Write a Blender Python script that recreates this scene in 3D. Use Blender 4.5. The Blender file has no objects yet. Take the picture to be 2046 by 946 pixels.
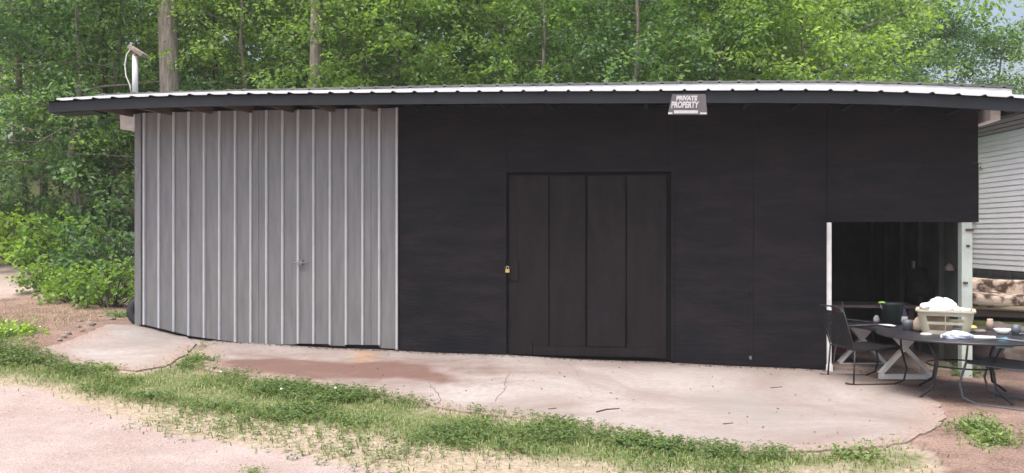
import bpy, bmesh, math, random
import numpy as np
from mathutils import Vector, Matrix, geometry
R = math.radians
random.seed(7)
# ------------------------------------------------------------------ camera, sky, sun, exposure
scene = bpy.context.scene
COL = scene.collection
F, CX, CY = 1700.0, 1023.0, 473.0          # focal length and centre in photo pixels (2046 x 946)
EYE = Vector((0.0, 0.0, 1.40))
YAW = R(9.3)
cam = bpy.data.cameras.new("camera")
cam.sensor_width = 36.0
cam.lens = 36.0 * F / 2046.0
cam.clip_start, cam.clip_end = 0.05, 600.0
cam_ob = bpy.data.objects.new("camera", cam)
cam_ob.location = EYE
cam_ob.rotation_euler = (R(90), 0, YAW)
COL.objects.link(cam_ob)
scene.camera = cam_ob

SUN_EL, SUN_AZ = R(69), R(208)             # azimuth clockwise from +Y
world = bpy.data.worlds.new("World")
scene.world = world
world.use_nodes = True
wt = world.node_tree
sky = wt.nodes.new("ShaderNodeTexSky")
sky.sky_type = 'NISHITA'
sky.sun_disc = False
sky.sun_elevation = SUN_EL
sky.sun_rotation = SUN_AZ
sky.air_density, sky.dust_density, sky.ozone_density = 1.0, 7.0, 0.6
wt.nodes["Background"].inputs["Strength"].default_value = 0.15
wt.links.new(sky.outputs[0], wt.nodes["Background"].inputs["Color"])

sun = bpy.data.lights.new("sun", 'SUN')
sun.energy = 1.7
sun.angle = R(32)
sun.color = (1.0, 0.97, 0.93)
sun_ob = bpy.data.objects.new("sun", sun)
sd = Vector((math.sin(SUN_AZ) * math.cos(SUN_EL), math.cos(SUN_AZ) * math.cos(SUN_EL), math.sin(SUN_EL)))
sun_ob.rotation_euler = sd.to_track_quat('Z', 'Y').to_euler()
sun_ob.location = sd * 40
COL.objects.link(sun_ob)

vs = scene.view_settings
vs.view_transform = 'Standard'
vs.look = 'None'
vs.gamma = 1.0
vs.exposure = 0.85
vs.use_curve_mapping = False
scene.render.engine = 'CYCLES'
scene.cycles.max_bounces = 7
scene.cycles.transparent_max_bounces = 6
scene.cycles.use_denoising = True

# ------------------------------------------------------------------ photo pixel -> place
FWD = Vector((-math.sin(YAW), math.cos(YAW), 0))
RGT = Vector((math.cos(YAW), math.sin(YAW), 0))
UP = Vector((0, 0, 1))
def ray(px, py): return FWD + RGT * ((px - CX) / F) + UP * ((CY - py) / F)
def onY(px, py, Y):
    d = ray(px, py); return EYE + d * (Y / d.y)
def atD(px, py, depth): return EYE + ray(px, py) * depth
def interp(pts, x): return float(np.interp(x, [p[0] for p in pts], [p[1] for p in pts]))

WALL = 9.30          # front wall plane
EAVE = 8.55          # front of the fascia
base_px = [(200, 638), (290, 652), (350, 668), (460, 682), (640, 691), (790, 698), (1010, 708), (1340, 722), (1650, 738), (1945, 748)]
base_w = [onY(x, y, WALL) for x, y in base_px]
ZB = [(p.x, p.z) for p in base_w]
def sstep(a, b, t):
    t = np.clip((t - a) / (b - a), 0, 1); return t * t * (3 - 2 * t)
def hgt(x, y):
    """ground height, works on numbers and arrays"""
    zb = np.interp(x, [p[0] for p in ZB], [p[1] for p in ZB]) - 0.03
    s = sstep(4.2, 9.0, y)
    h = zb * s
    back = np.clip(y - 11.5, 0, 400)
    left = sstep(3.0, -9.0, x)
    rate = 0.05 + 0.19 * left
    h = h + rate * back * np.exp(-back / 90.0) + 0.10 * sstep(-6.5, -10, x) * sstep(7, 11, y)
    h = h + 0.05 * np.sin(x * 0.9 + 1.3) * np.sin(y * 0.7) * sstep(11.5, 16, y)
    h = h + 0.008 * np.sin(x * 3.1 + y * 1.7) * np.cos(y * 2.9 - x)
    return h
def ong(px, py):
    p = None; z = 0.0; d = ray(px, py)
    for _ in range(25):
        t = (z - EYE.z) / d.z
        p = EYE + d * t
        z = 0.5 * z + 0.5 * float(hgt(p.x, p.y))
    return p

# ------------------------------------------------------------------ materials
MATS = {}
def mat(name, color, rough=0.7, metal=0.0, vary=0.25, scale=6.0, bump=0.0, bscale=40.0, stretch=(1, 1, 1), color2=None, spec=0.4, detail=6.0):
    m = bpy.data.materials.new(name); m.use_nodes = True
    nt = m.node_tree; N, L = nt.nodes, nt.links
    b = N["Principled BSDF"]
    b.inputs["Roughness"].default_value = rough
    b.inputs["Metallic"].default_value = metal
    b.inputs["Specular IOR Level"].default_value = spec
    tc = N.new("ShaderNodeTexCoord")
    mp = N.new("ShaderNodeMapping"); mp.inputs["Scale"].default_value = stretch
    L.new(tc.outputs["Object"], mp.inputs["Vector"])
    nz = N.new("ShaderNodeTexNoise"); nz.inputs["Scale"].default_value = scale; nz.inputs["Detail"].default_value = detail
    nz.inputs["Roughness"].default_value = 0.62
    L.new(mp.outputs[0], nz.inputs["Vector"])
    cr = N.new("ShaderNodeValToRGB")
    c = Vector(color)
    lo = Vector(color2) if color2 else c * (1 - vary)
    hi = c if color2 else c * (1 + vary)
    cr.color_ramp.elements[0].position = 0.3; cr.color_ramp.elements[1].position = 0.7
    cr.color_ramp.elements[0].color = (*lo, 1); cr.color_ramp.elements[1].color = (*hi, 1)
    L.new(nz.outputs["Fac"], cr.inputs[0])
    L.new(cr.outputs[0], b.inputs["Base Color"])
    if bump:
        n2 = N.new("ShaderNodeTexNoise"); n2.inputs["Scale"].default_value = bscale; n2.inputs["Detail"].default_value = 5
        L.new(mp.outputs[0], n2.inputs["Vector"])
        bp = N.new("ShaderNodeBump"); bp.inputs["Strength"].default_value = bump; bp.inputs["Distance"].default_value = 0.01
        L.new(n2.outputs["Fac"], bp.inputs["Height"]); L.new(bp.outputs[0], b.inputs["Normal"])
    MATS[name] = m
    return m

def leaf_mat(name, dark, light, trans=0.35, tcol=None):
    m = bpy.data.materials.new(name); m.use_nodes = True
    nt = m.node_tree; N, L = nt.nodes, nt.links
    b = N["Principled BSDF"]; out = N["Material Output"]
    geo = N.new("ShaderNodeNewGeometry"); oi = N.new("ShaderNodeObjectInfo")
    cr = N.new("ShaderNodeValToRGB")
    cr.color_ramp.elements[0].color = (*dark, 1); cr.color_ramp.elements[1].color = (*light, 1)
    L.new(geo.outputs["Random Per Island"], cr.inputs[0])
    hs = N.new("ShaderNodeHueSaturation")
    mr = N.new("ShaderNodeMapRange"); mr.inputs["To Min"].default_value = 0.72; mr.inputs["To Max"].default_value = 1.35
    mh = N.new("ShaderNodeMapRange"); mh.inputs["To Min"].default_value = 0.515; mh.inputs["To Max"].default_value = 0.48
    L.new(oi.outputs["Random"], mr.inputs["Value"]); L.new(oi.outputs["Random"], mh.inputs["Value"])
    L.new(mr.outputs[0], hs.inputs["Value"]); L.new(mh.outputs[0], hs.inputs["Hue"])
    L.new(cr.outputs[0], hs.inputs["Color"])
    L.new(hs.outputs[0], b.inputs["Base Color"])
    b.inputs["Roughness"].default_value = 0.45
    b.inputs["Specular IOR Level"].default_value = 0.35
    tr = N.new("ShaderNodeBsdfTranslucent")
    g2 = N.new("ShaderNodeMixRGB"); g2.blend_type = 'MULTIPLY'; g2.inputs[0].default_value = 1.0
    g2.inputs[2].default_value = (*(tcol or (1.5, 1.6, 0.6)), 1)
    L.new(hs.outputs[0], g2.inputs[1]); L.new(g2.outputs[0], tr.inputs["Color"])
    mx = N.new("ShaderNodeMixShader"); mx.inputs[0].default_value = trans
    L.new(b.outputs[0], mx.inputs[1]); L.new(tr.outputs[0], mx.inputs[2]); L.new(mx.outputs[0], out.inputs["Surface"])
    MATS[name] = m
    return m

mat("galvanised_rib", (0.52, 0.54, 0.575), 0.5, 0.2, 0.10, 3.0)  # paler than the sheet: imitates bright sky reflected off the wall ribs
mat("galvanised", (0.232, 0.238, 0.250), 0.45, 0.4, 0.16, 3.0, 0.12, 7.0, (5, 5, 0.6), detail=9)
mat("black_paint", (0.0180, 0.0145, 0.0178), 0.6, 0.0, 0.35, 3.0, 0.45, 14.0, (0.7, 0.7, 3.0), (0.0052, 0.0062, 0.0095), spec=0.2, detail=12)
for e_, p_ in zip([n_ for n_ in MATS["black_paint"].node_tree.nodes if n_.type == "VALTORGB"][0].color_ramp.elements, (.36, .66)): e_.position = p_
mat("black_paint_door", (0.0135, 0.0112, 0.0133), 0.6, 0.0, 0.3, 3.0, 0.25, 50.0, (4, 4, 1), spec=0.2)
mat("black_gap", (0.003, 0.003, 0.0035), 0.9)
mat("fascia_dark", (0.014, 0.018, 0.023), 0.5, 0.0, 0.3, 3.0, 0.1)
mat("roof_dark", (0.045, 0.055, 0.055), 0.45, 0.3, 0.2, 4.0)
mat("roof_grey", (0.16, 0.18, 0.16), 0.5, 0.3, 0.25, 4.0)
mat("white_trim", (0.78, 0.79, 0.83), 0.5, 0.0, 0.06, 5.0)
mat("white_paint", (0.80, 0.80, 0.80), 0.55, 0.0, 0.14, 9.0, 0.1)
mat("mint_post", (0.58, 0.66, 0.61), 0.6, 0.0, 0.12, 7.0, 0.15)
mat("raw_wood", (0.11, 0.075, 0.055), 0.8, 0.0, 0.3, 5.0, 0.3, 30.0, (1, 1, 1))
mat("inner_wall", (0.10, 0.112, 0.104), 0.85, 0.0, 0.3, 2.0)
mat("inner_dark", (0.035, 0.032, 0.036), 0.9, 0.0, 0.3, 3.0)
mat("siding", (0.78, 0.77, 0.90), 0.5, 0.0, 0.05, 2.0)
mat("brick_dark", (0.045, 0.045, 0.055), 0.85, 0.0, 0.35, 8.0, 0.3)
mat("bark", (0.25, 0.22, 0.195), 0.9, 0.0, 0.55, 9.0, 1.0, 16.0, (2.5, 2.5, 0.35), detail=10)
mat("bark_dark", (0.09, 0.08, 0.065), 0.9, 0.0, 0.4, 6.0, 0.6, 14.0, (2.5, 2.5, 0.5))
mat("rubber", (0.045, 0.047, 0.055), 0.75, 0.0, 0.25, 12.0)
mat("brass", (0.72, 0.55, 0.22), 0.4, 0.7, 0.1)
mat("steel_dark", (0.06, 0.06, 0.065), 0.45, 0.6, 0.2)
mat("steel_zinc", (0.5, 0.52, 0.55), 0.4, 0.7, 0.1)
mat("sign_black", (0.085, 0.08, 0.085), 0.45, 0.0, 0.1)
mat("sign_white", (0.42, 0.42, 0.44), 0.5, 0.0, 0.15, 30)
mat("mesh_dark", (0.045, 0.045, 0.05), 0.5, 0.4, 0.2)
mat("table_top_dark", (0.035, 0.033, 0.042), 0.4, 0.2, 0.25, 9)
mat("mesh_grey", (0.13, 0.15, 0.175), 0.5, 0.3, 0.2)
mat("basket", (0.50, 0.48, 0.38), 0.5, 0.0, 0.08)
mat("cloth_white", (0.82, 0.84, 0.86), 0.8, 0.0, 0.05)
mat("cloth_blue", (0.52, 0.60, 0.72), 0.7, 0.0, 0.3, 14)
mat("paper", (0.86, 0.86, 0.84), 0.7, 0.0, 0.04)
mat("bucket_green", (0.028, 0.045, 0.042), 0.45, 0.0, 0.2)
mat("lime", (0.45, 0.75, 0.15), 0.5)
mat("bottle_blue", (0.025, 0.03, 0.07), 0.25, 0.0, 0.2)
mat("label_white", (0.6, 0.6, 0.62), 0.6)
mat("orange", (0.65, 0.30, 0.12), 0.6)
mat("yellow", (0.65, 0.58, 0.18), 0.6)
mat("teal", (0.12, 0.36, 0.50), 0.55)
mat("red_cloth", (0.15, 0.045, 0.055), 0.85, 0.0, 0.4, 8)
mat("throw", (0.52, 0.43, 0.36), 0.95, 0.0, 0.5, 5.0, 0.8, 50, (1, 1, 1), (0.07, 0.045, 0.035))
for e_, p_ in zip([n_ for n_ in MATS["throw"].node_tree.nodes if n_.type == "VALTORGB"][0].color_ramp.elements, (.44, .56)): e_.position = p_
mat("tan", (0.46, 0.37, 0.29), 0.85, 0.0, 0.2, 6, 0.3)
mat("sofa_dark", (0.10, 0.075, 0.065), 0.9, 0.0, 0.3, 6)
mat("stone", (0.26, 0.215, 0.19), 0.9, 0.0, 0.3, 8, 0.6, 25)
mat("stone_pale", (0.66, 0.66, 0.66), 0.8, 0.0, 0.12, 12, 0.3)
mat("pebble", (0.46, 0.37, 0.33), 0.9, 0.0, 0.35, 3)
mat("twig", (0.07, 0.055, 0.05), 0.9, 0.0, 0.3, 12)
mat("crack_dirt", (0.15, 0.115, 0.10), 0.95)
mat("flower", (0.85, 0.86, 0.80), 0.8)
leaf_mat("leaf_mid", (0.075, 0.150, 0.052), (0.245, 0.375, 0.130), 0.48)
leaf_mat("leaf_lime", (0.150, 0.250, 0.070), (0.375, 0.510, 0.170), 0.5)
leaf_mat("leaf_cool", (0.070, 0.150, 0.080), (0.215, 0.355, 0.175), 0.48)
leaf_mat("leaf_bush", (0.105, 0.200, 0.048), (0.290, 0.430, 0.115), 0.45)
leaf_mat("leaf_grass", (0.095, 0.160, 0.050), (0.235, 0.310, 0.120), 0.3)
leaf_mat("leaf_straw", (0.30, 0.25, 0.14), (0.48, 0.40, 0.25), 0.2, (1, 1, 0.9))
leaf_mat("leaf_dead", (0.10, 0.06, 0.04), (0.26, 0.17, 0.11), 0.1, (1, 1, 0.9))

# ------------------------------------------------------------------ mesh helpers
class MB:
    def __init__(s): s.v = []; s.f = []
    def add(s, vs_, fs_):
        o = len(s.v); s.v += [tuple(v) for v in vs_]; s.f += [tuple(i + o for i in f) for f in fs_]; return s
    def box(s, a, b, rot=None, org=None):
        x0, y0, z0 = a; x1, y1, z1 = b
        vs_ = [Vector(p) for p in ((x0,y0,z0),(x1,y0,z0),(x1,y1,z0),(x0,y1,z0),(x0,y0,z1),(x1,y0,z1),(x1,y1,z1),(x0,y1,z1))]
        if rot is not None: vs_ = [rot @ v for v in vs_]
        if org is not None: vs_ = [Vector(org) + v for v in vs_]
        return s.add(vs_, [(0,3,2,1),(4,5,6,7),(0,1,5,4),(1,2,6,5),(2,3,7,6),(3,0,4,7)])
    def bar(s, p, q, w, d, up=(0, 0, 1)):
        p, q = Vector(p), Vector(q); ax = (q - p).normalized()
        side = ax.cross(Vector(up))
        if side.length < 1e-4: side = ax.cross(Vector((1, 0, 0)))
        side.normalize(); n = side.cross(ax).normalized()
        vs_ = []
        for c in (p, q):
            for i, j in ((-1,-1),(1,-1),(1,1),(-1,1)): vs_.append(c + side * (w / 2 * i) + n * (d / 2 * j))
        return s.add(vs_, [(3,2,1,0),(4,5,6,7),(0,1,5,4),(1,2,6,5),(2,3,7,6),(3,0,4,7)])
    def tube(s, pts, rad, n=8, caps=True):
        pts = [Vector(p) for p in pts]
        if not hasattr(rad, '__len__'): rad = [rad] * len(pts)
        rings = []; prev = None
        for i, p in enumerate(pts):
            d = (pts[min(i + 1, len(pts) - 1)] - pts[max(i - 1, 0)])
            d = d.normalized() if d.length > 1e-9 else Vector((0, 0, 1))
            if prev is None:
                a = d.cross(Vector((0.31, 0.95, 0.05)));
                if a.length < 0.05: a = d.cross(Vector((1, 0, 0)))
            else: a = prev - d * prev.dot(d)
            a.normalize(); prev = a; b = d.cross(a)
            rings.append([p + (a * math.cos(2 * math.pi * k / n) + b * math.sin(2 * math.pi * k / n)) * rad[i] for k in range(n)])
        vs_ = [v for r in rings for v in r]; fs_ = []
        for i in range(len(pts) - 1):
            for k in range(n):
                k2 = (k + 1) % n
                fs_.append((i * n + k, i * n + k2, (i + 1) * n + k2, (i + 1) * n + k))
        if caps:
            fs_.append(tuple(range(n - 1, -1, -1))); fs_.append(tuple((len(pts) - 1) * n + k for k in range(n)))
        return s.add(vs_, fs_)
    def lathe(s, prof, org=(0, 0, 0), n=20):
        o = Vector(org); vs_ = []; fs_ = []
        for r, z in prof:
            for k in range(n): vs_.append(o + Vector((r * math.cos(2 * math.pi * k / n), r * math.sin(2 * math.pi * k / n), z)))
        for i in range(len(prof) - 1):
            for k in range(n):
                k2 = (k + 1) % n; fs_.append((i * n + k, i * n + k2, (i + 1) * n + k2, (i + 1) * n + k))
        return s.add(vs_, fs_)
    def mesh(s, name, material, smooth=False):
        me = bpy.data.meshes.new(name); me.from_pydata(s.v, [], s.f); me.validate(); me.update()
        me.materials.append(MATS[material])
        if smooth: me.shade_smooth()
        return me
    def build(s, name, material, parent=None, smooth=False):
        return link(name, s.mesh(name, material, smooth), parent)

def link(name, me, parent=None, loc=None, rotz=None):
    o = bpy.data.objects.new(name, me); COL.objects.link(o)
    if parent is not None: o.parent = parent
    if loc is not None: o.location = loc
    if rotz is not None: o.rotation_euler = (0, 0, rotz)
    return o
def tag(o, label=None, cat=None, group=None, kind=None):
    if label: o["label"] = label
    if cat: o["category"] = cat
    if group: o["group"] = group
    if kind: o["kind"] = kind
    return o
def thing(name, loc, label, cat, group=None, rotz=0.0):
    o = bpy.data.objects.new(name, None); o.empty_display_size = 0.1; COL.objects.link(o)
    o.location = loc; o.rotation_euler = (0, 0, rotz)
    return tag(o, label, cat, group)
def np_mesh(name, verts, quads, material, smooth=False):
    me = bpy.data.meshes.new(name)
    nv, nf, k = len(verts), len(quads), quads.shape[1]
    me.vertices.add(nv); me.vertices.foreach_set("co", verts.astype(np.float32).ravel())
    me.loops.add(nf * k); me.loops.foreach_set("vertex_index", quads.astype(np.int32).ravel())
    me.polygons.add(nf); me.polygons.foreach_set("loop_start", np.arange(0, nf * k, k, dtype=np.int32))
    me.update(calc_edges=True)
    me.materials.append(MATS[material])
    if smooth: me.shade_smooth()
    return me
def rel(o, p): return Vector(p) - Vector(o.location)

def leaves_mesh(name, C, D, NRM, S, material, width=0.62, fold=0.18):
    """C centres, D leaf axis, NRM leaf normal, S length; each leaf a folded four-cornered blade"""
    D = D / np.linalg.norm(D, axis=1, keepdims=True)
    side = np.cross(D, NRM); side /= np.linalg.norm(side, axis=1, keepdims=True) + 1e-9
    N2 = np.cross(side, D)
    S = S[:, None]
    v0 = C - D * S * 0.5
    v1 = C + side * S * width * 0.5 + N2 * S * fold - D * S * 0.06
    v2 = C + D * S * 0.5 - N2 * S * 0.08
    v3 = C - side * S * width * 0.5 + N2 * S * fold - D * S * 0.06
    n = len(C)
    V = np.stack([v0, v1, v2, v3], 1).reshape(-1, 3)
    i = np.arange(n) * 4
    T = np.stack([np.stack([i, i + 1, i + 2], 1), np.stack([i, i + 2, i + 3], 1)], 1).reshape(-1, 3)
    return np_mesh(name, V, T, material)

# ------------------------------------------------------------------ ground
def poly_sd(P, X, Y):
    """signed distance to a polygon, positive inside"""
    P = np.array([(p.x, p.y) for p in P]); n = len(P)
    d = np.full(X.shape, 1e9); inside = np.zeros(X.shape, bool)
    for i in range(n):
        ax, ay = P[i]; bx, by = P[(i + 1) % n]
        ex, ey = bx - ax, by - ay
        t = np.clip(((X - ax) * ex + (Y - ay) * ey) / (ex * ex + ey * ey + 1e-12), 0, 1)
        d = np.minimum(d, np.hypot(X - ax - t * ex, Y - ay - t * ey))
        c = ((ay > Y) != (by > Y)) & (X < (bx - ax) * (Y - ay) / (by - ay + 1e-12) + ax)
        inside ^= c
    return np.where(inside, d, -d)
GP = lambda L: [ong(x, y) for x, y in L]
grass_poly = GP([(-80, 690), (60, 702), (110, 722), (200, 738), (270, 745), (330, 735), (420, 742), (520, 757), (640, 775), (760, 790), (880, 818), (1000, 835),
                 (1130, 850), (1240, 872), (1350, 893), (1500, 907), (1640, 905), (1800, 892), (1860, 905), (1890, 946), (1900, 1010), (900, 1010), (800, 950), (620, 912), (450, 885), (330, 862), (200, 822), (100, 785), (-80, 755)])
grass_b = GP([(1925, 838), (1960, 835), (2010, 860), (2015, 892), (1970, 902), (1930, 880)])
grass_c = GP([(-80, 640), (40, 650), (62, 672), (30, 692), (-80, 690)])
grass_e = GP([(-80, 600), (60, 600), (140, 615), (230, 625), (200, 640), (120, 655), (40, 645), (-80, 640)])
grass_d = GP([(345, 722), (385, 700), (415, 690), (432, 700), (412, 735), (370, 742)])
soil_poly = GP([(1655, 738), (1960, 730), (2120, 700), (2250, 800), (2250, 1000), (1900, 1000), (1850, 905), (1800, 885), (1885, 830), (1840, 785), (1740, 755)])
soil_b = GP([(300, 600), (300, 650), (230, 650), (180, 668), (120, 690), (30, 705), (-80, 700), (-80, 610), (40, 590), (120, 585)])
soil_c = GP([(330, 735), (400, 690), (480, 690), (520, 730), (470, 750), (400, 748)])
def axis(lo, hi, step, far_lo, far_hi):
    a = list(np.arange(lo, hi, step)); d = step
    up, x = [], a[-1]
    while x < far_hi: d *= 1.22; x += d; up.append(x)
    dn, x, d = [], a[0], step
    while x > far_lo: d *= 1.22; x -= d; dn.append(x)
    return np.array(dn[::-1] + a + up)
gx, gy = axis(-9.6, 7.2, 0.07, -250, 250), axis(2.6, 12.6, 0.07, -60, 280)
GX, GY = np.meshgrid(gx, gy)
GZ = hgt(GX, GY)
g_main, g_b, g_c, g_d = (poly_sd(p, GX, GY) for p in (grass_poly, grass_b, grass_c, grass_d))
m_grass = np.clip(np.maximum.reduce([0.5 + g_main / 0.35, 0.5 + g_b / 0.30, 0.5 + g_c / 0.4, 0.5 + g_d / 0.3]), 0, 1)
m_soil = np.clip(np.maximum.reduce([0.5 + poly_sd(soil_poly, GX, GY) / 0.5, 0.5 + poly_sd(soil_b, GX, GY) / 0.4, 0.5 + poly_sd(soil_c, GX, GY) / 0.3]), 0, 1)
m_wood = sstep(12.0, 14.0, GY + 0.25 * np.sin(GX * 1.3)) * (1 - sstep(-8.2, -9.2, GX) * sstep(17, 14, GY))
nx, ny = len(gx), len(gy)
idx = np.arange(nx * ny).reshape(ny, nx)
green_poly = GP([(-80, 690), (60, 702), (110, 722), (200, 738), (270, 745), (330, 735), (420, 742), (520, 757), (640, 775), (760, 790), (880, 818), (1000, 835), (1130, 850), (1240, 872), (1350, 893), (1500, 907), (1640, 905), (1800, 892), (1880, 920), (1700, 945), (1400, 945), (1130, 925), (900, 890), (620, 848), (330, 812), (100, 765), (-80, 745)])
m_green = np.clip(np.maximum.reduce([0.5 + poly_sd(green_poly, GX, GY) / 0.5, 0.5 + g_b / .3, 0.5 + g_c / .4, .5 + g_d / .3]), 0, 1)
quads = np.stack([idx[:-1, :-1], idx[:-1, 1:], idx[1:, 1:], idx[1:, :-1]], -1).reshape(-1, 4)

def ground_material():
    m = bpy.data.materials.new("ground"); m.use_nodes = True; MATS["ground"] = m
    nt = m.node_tree; N, L = nt.nodes, nt.links; b = N["Principled BSDF"]
    b.inputs["Roughness"].default_value = 0.95; b.inputs["Specular IOR Level"].default_value = 0.15
    tc = N.new("ShaderNodeTexCoord"); at = N.new("ShaderNodeAttribute"); at.attribute_name = "mask"
    sep = N.new("ShaderNodeSeparateColor"); L.new(at.outputs["Color"], sep.inputs[0])
    def noise(scale, detail=6, rough=0.65):
        n = N.new("ShaderNodeTexNoise"); n.inputs["Scale"].default_value = scale; n.inputs["Detail"].default_value = detail
        n.inputs["Roughness"].default_value = rough; L.new(tc.outputs["Object"], n.inputs["Vector"]); return n.outputs["Fac"]
    def ramp(f, a, c1, c, c2):
        r = N.new("ShaderNodeValToRGB"); e = r.color_ramp.elements
        e[0].position, e[1].position = a, c; e[0].color, e[1].color = (*c1, 1), (*c2, 1); L.new(f, r.inputs[0]); return r.outputs[0]
    def mix(f, a, c):
        n = N.new("ShaderNodeMixRGB"); L.new(f, n.inputs[0]); L.new(a, n.inputs[1]); L.new(c, n.inputs[2]); return n.outputs[0]
    def thr(chan, nz, amp, lo, hi):
        a = N.new("ShaderNodeMath"); a.operation = 'MULTIPLY_ADD'; L.new(nz, a.inputs[0]); a.inputs[1].default_value = amp; L.new(chan, a.inputs[2])
        r = N.new("ShaderNodeMapRange"); r.inputs["From Min"].default_value = lo + amp * 0.5; r.inputs["From Max"].default_value = hi + amp * 0.5
        L.new(a.outputs[0], r.inputs["Value"]); return r.outputs[0]
    drive = mix(noise(34, 4), ramp(noise(1.6, 10, 0.72), 0.35, (0.30, 0.225, 0.205), 0.62, (0.46, 0.395, 0.375)), ramp(noise(90, 3), 0.4, (0.22, 0.165, 0.15), 0.6, (0.50, 0.425, 0.40)))
    soil = mix(noise(20, 4), ramp(noise(3, 8), 0.35, (0.135, 0.085, 0.068), 0.65, (0.36, 0.25, 0.205)), ramp(noise(60, 3), 0.4, (0.11, 0.075, 0.06), 0.6, (0.38, 0.28, 0.24)))
    grass = mix(thr(at.outputs['Alpha'], noise(2.4, 7, 0.7), 2.0, 0.35, 0.9), ramp(noise(30, 5), 0.35, (0.27, 0.215, 0.155), 0.65, (0.46, 0.39, 0.31)), ramp(noise(26, 6), 0.35, (0.065, 0.095, 0.034), 0.65, (0.20, 0.22, 0.10)))
    wood = ramp(noise(9, 8), 0.3, (0.035, 0.045, 0.020), 0.7, (0.10, 0.105, 0.045))
    c = mix(thr(sep.outputs[1], noise(5, 5), 0.9, 0.35, 0.65), drive, soil)
    c = mix(thr(sep.outputs[0], noise(4.5, 6), 1.0, 0.38, 0.66), c, grass)
    c = mix(thr(sep.outputs[2], noise(1.5, 5), 0.8, 0.35, 0.65), c, wood)
    L.new(c, b.inputs["Base Color"])
    bp = N.new("ShaderNodeBump"); bp.inputs["Strength"].default_value = 0.7; bp.inputs["Distance"].default_value = 0.02
    L.new(noise(28, 8, 0.7), bp.inputs["Height"]); L.new(bp.outputs[0], b.inputs["Normal"])
ground_material()
gme = np_mesh("ground", np.stack([GX, GY, GZ], -1).reshape(-1, 3), quads, "ground", True)
ca = gme.color_attributes.new("mask", 'FLOAT_COLOR', 'POINT')
ca.data.foreach_set("color", np.stack([m_grass, m_soil, m_wood, m_green], -1).astype(np.float32).ravel())
ground = tag(link("ground", gme), kind="structure")

# ------------------------------------------------------------------ concrete pads
def slab_material():
    m = bpy.data.materials.new("concrete"); m.use_nodes = True; MATS["concrete"] = m
    nt = m.node_tree; N, L = nt.nodes, nt.links; b = N["Principled BSDF"]
    b.inputs["Roughness"].default_value = 0.9; b.inputs["Specular IOR Level"].default_value = 0.2
    tc = N.new("ShaderNodeTexCoord"); at = N.new("ShaderNodeAttribute"); at.attribute_name = "stain"
    sep = N.new("ShaderNodeSeparateColor"); L.new(at.outputs["Color"], sep.inputs[0])
    def noise(scale, detail=6, rough=0.65, d=0.0):
        n = N.new("ShaderNodeTexNoise"); n.inputs["Scale"].default_value = scale; n.inputs["Detail"].default_value = detail
        n.inputs["Roughness"].default_value = rough; n.inputs["Distortion"].default_value = d
        L.new(tc.outputs["Object"], n.inputs["Vector"]); return n.outputs["Fac"]
    def ramp(f, a, c1, c, c2):
        r = N.new("ShaderNodeValToRGB"); e = r.color_ramp.elements
        e[0].position, e[1].position = a, c; e[0].color, e[1].color = (*c1, 1), (*c2, 1); L.new(f, r.inputs[0]); return r.outputs[0]
    def mixc(f, a, col):
        n = N.new("ShaderNodeMixRGB"); L.new(f, n.inputs[0]); L.new(a, n.inputs[1])
        if isinstance(col, tuple): n.inputs[2].default_value = (*col, 1)
        else: L.new(col, n.inputs[2])
        return n.outputs[0]
    def thr(chan, nz, amp, lo, hi, top=1.0):
        a = N.new("ShaderNodeMath"); a.operation = 'MULTIPLY_ADD'; L.new(nz, a.inputs[0]); a.inputs[1].default_value = amp; L.new(chan, a.inputs[2])
        r = N.new("ShaderNodeMapRange"); r.inputs["From Min"].default_value = lo + amp * 0.5; r.inputs["From Max"].default_value = hi + amp * 0.5
        r.inputs["To Max"].default_value = top
        L.new(a.outputs[0], r.inputs["Value"]); return r.outputs[0]
    c = ramp(noise(0.55, 9, 0.62, 0.8), 0.36, (0.250, 0.205, 0.188), 0.62, (0.405, 0.376, 0.362))
    c = mixc(ramp(noise(19, 10, 0.8), 0.45, (0, 0, 0), 0.68, (0.55, 0.55, 0.55)), c, (0.22, 0.18, 0.162))
    c = mixc(thr(sep.outputs[1], noise(5, 6), 0.8, 0.4, 0.9, 0.55), c, (0.27, 0.255, 0.24))
    c = mixc(thr(sep.outputs[0], noise(3.2, 9, 0.7, 0.4), 1.1, 0.22, 0.80, 0.92), c, (0.150, 0.085, 0.070))
    c = mixc(thr(sep.outputs[2], noise(9, 9, 0.75, 0.5), 1.7, 0.45, 1.2, 0.6), c, (0.46, 0.27, 0.13))
    c = mixc(thr(at.outputs['Alpha'], noise(6, 8, 0.7), 1.3, 0.35, 0.9, 0.95), c, ramp(noise(40, 6), 0.35, (0.23, 0.165, 0.14), 0.65, (0.40, 0.325, 0.29)))
    c = mixc(ramp(noise(140, 3), 0.58, (0, 0, 0), 0.72, (0.45, 0.45, 0.45)), c, (0.17, 0.14, 0.13))
    c = mixc(ramp(noise(2.3, 9, 0.72, 1.0), 0.52, (0, 0, 0), 0.70, (0.4, 0.4, 0.4)), c, (0.25, 0.19, 0.17))
    L.new(c, b.inputs["Base Color"])
    bp = N.new("ShaderNodeBump"); bp.inputs["Strength"].default_value = 0.5; bp.inputs["Distance"].default_value = 0.01
    L.new(noise(40, 8, 0.7), bp.inputs["Height"]); L.new(bp.outputs[0], b.inputs["Normal"])
slab_material()
def stain_poly(L): return GP(L)
st_brown = stain_poly([(400, 728), (470, 720), (560, 718), (700, 727), (790, 724), (850, 733), (900, 752), (930, 766), (880, 770), (800, 760), (700, 760), (620, 765), (500, 758), (430, 750)])
st_wash = stain_poly([(395, 700), (520, 700), (800, 712), (990, 715), (1030, 790), (930, 790), (760, 782), (600, 765), (420, 742)])
st_brown2 = stain_poly([(960, 700), (1010, 735), (1020, 775), (985, 765), (930, 745)])
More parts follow.
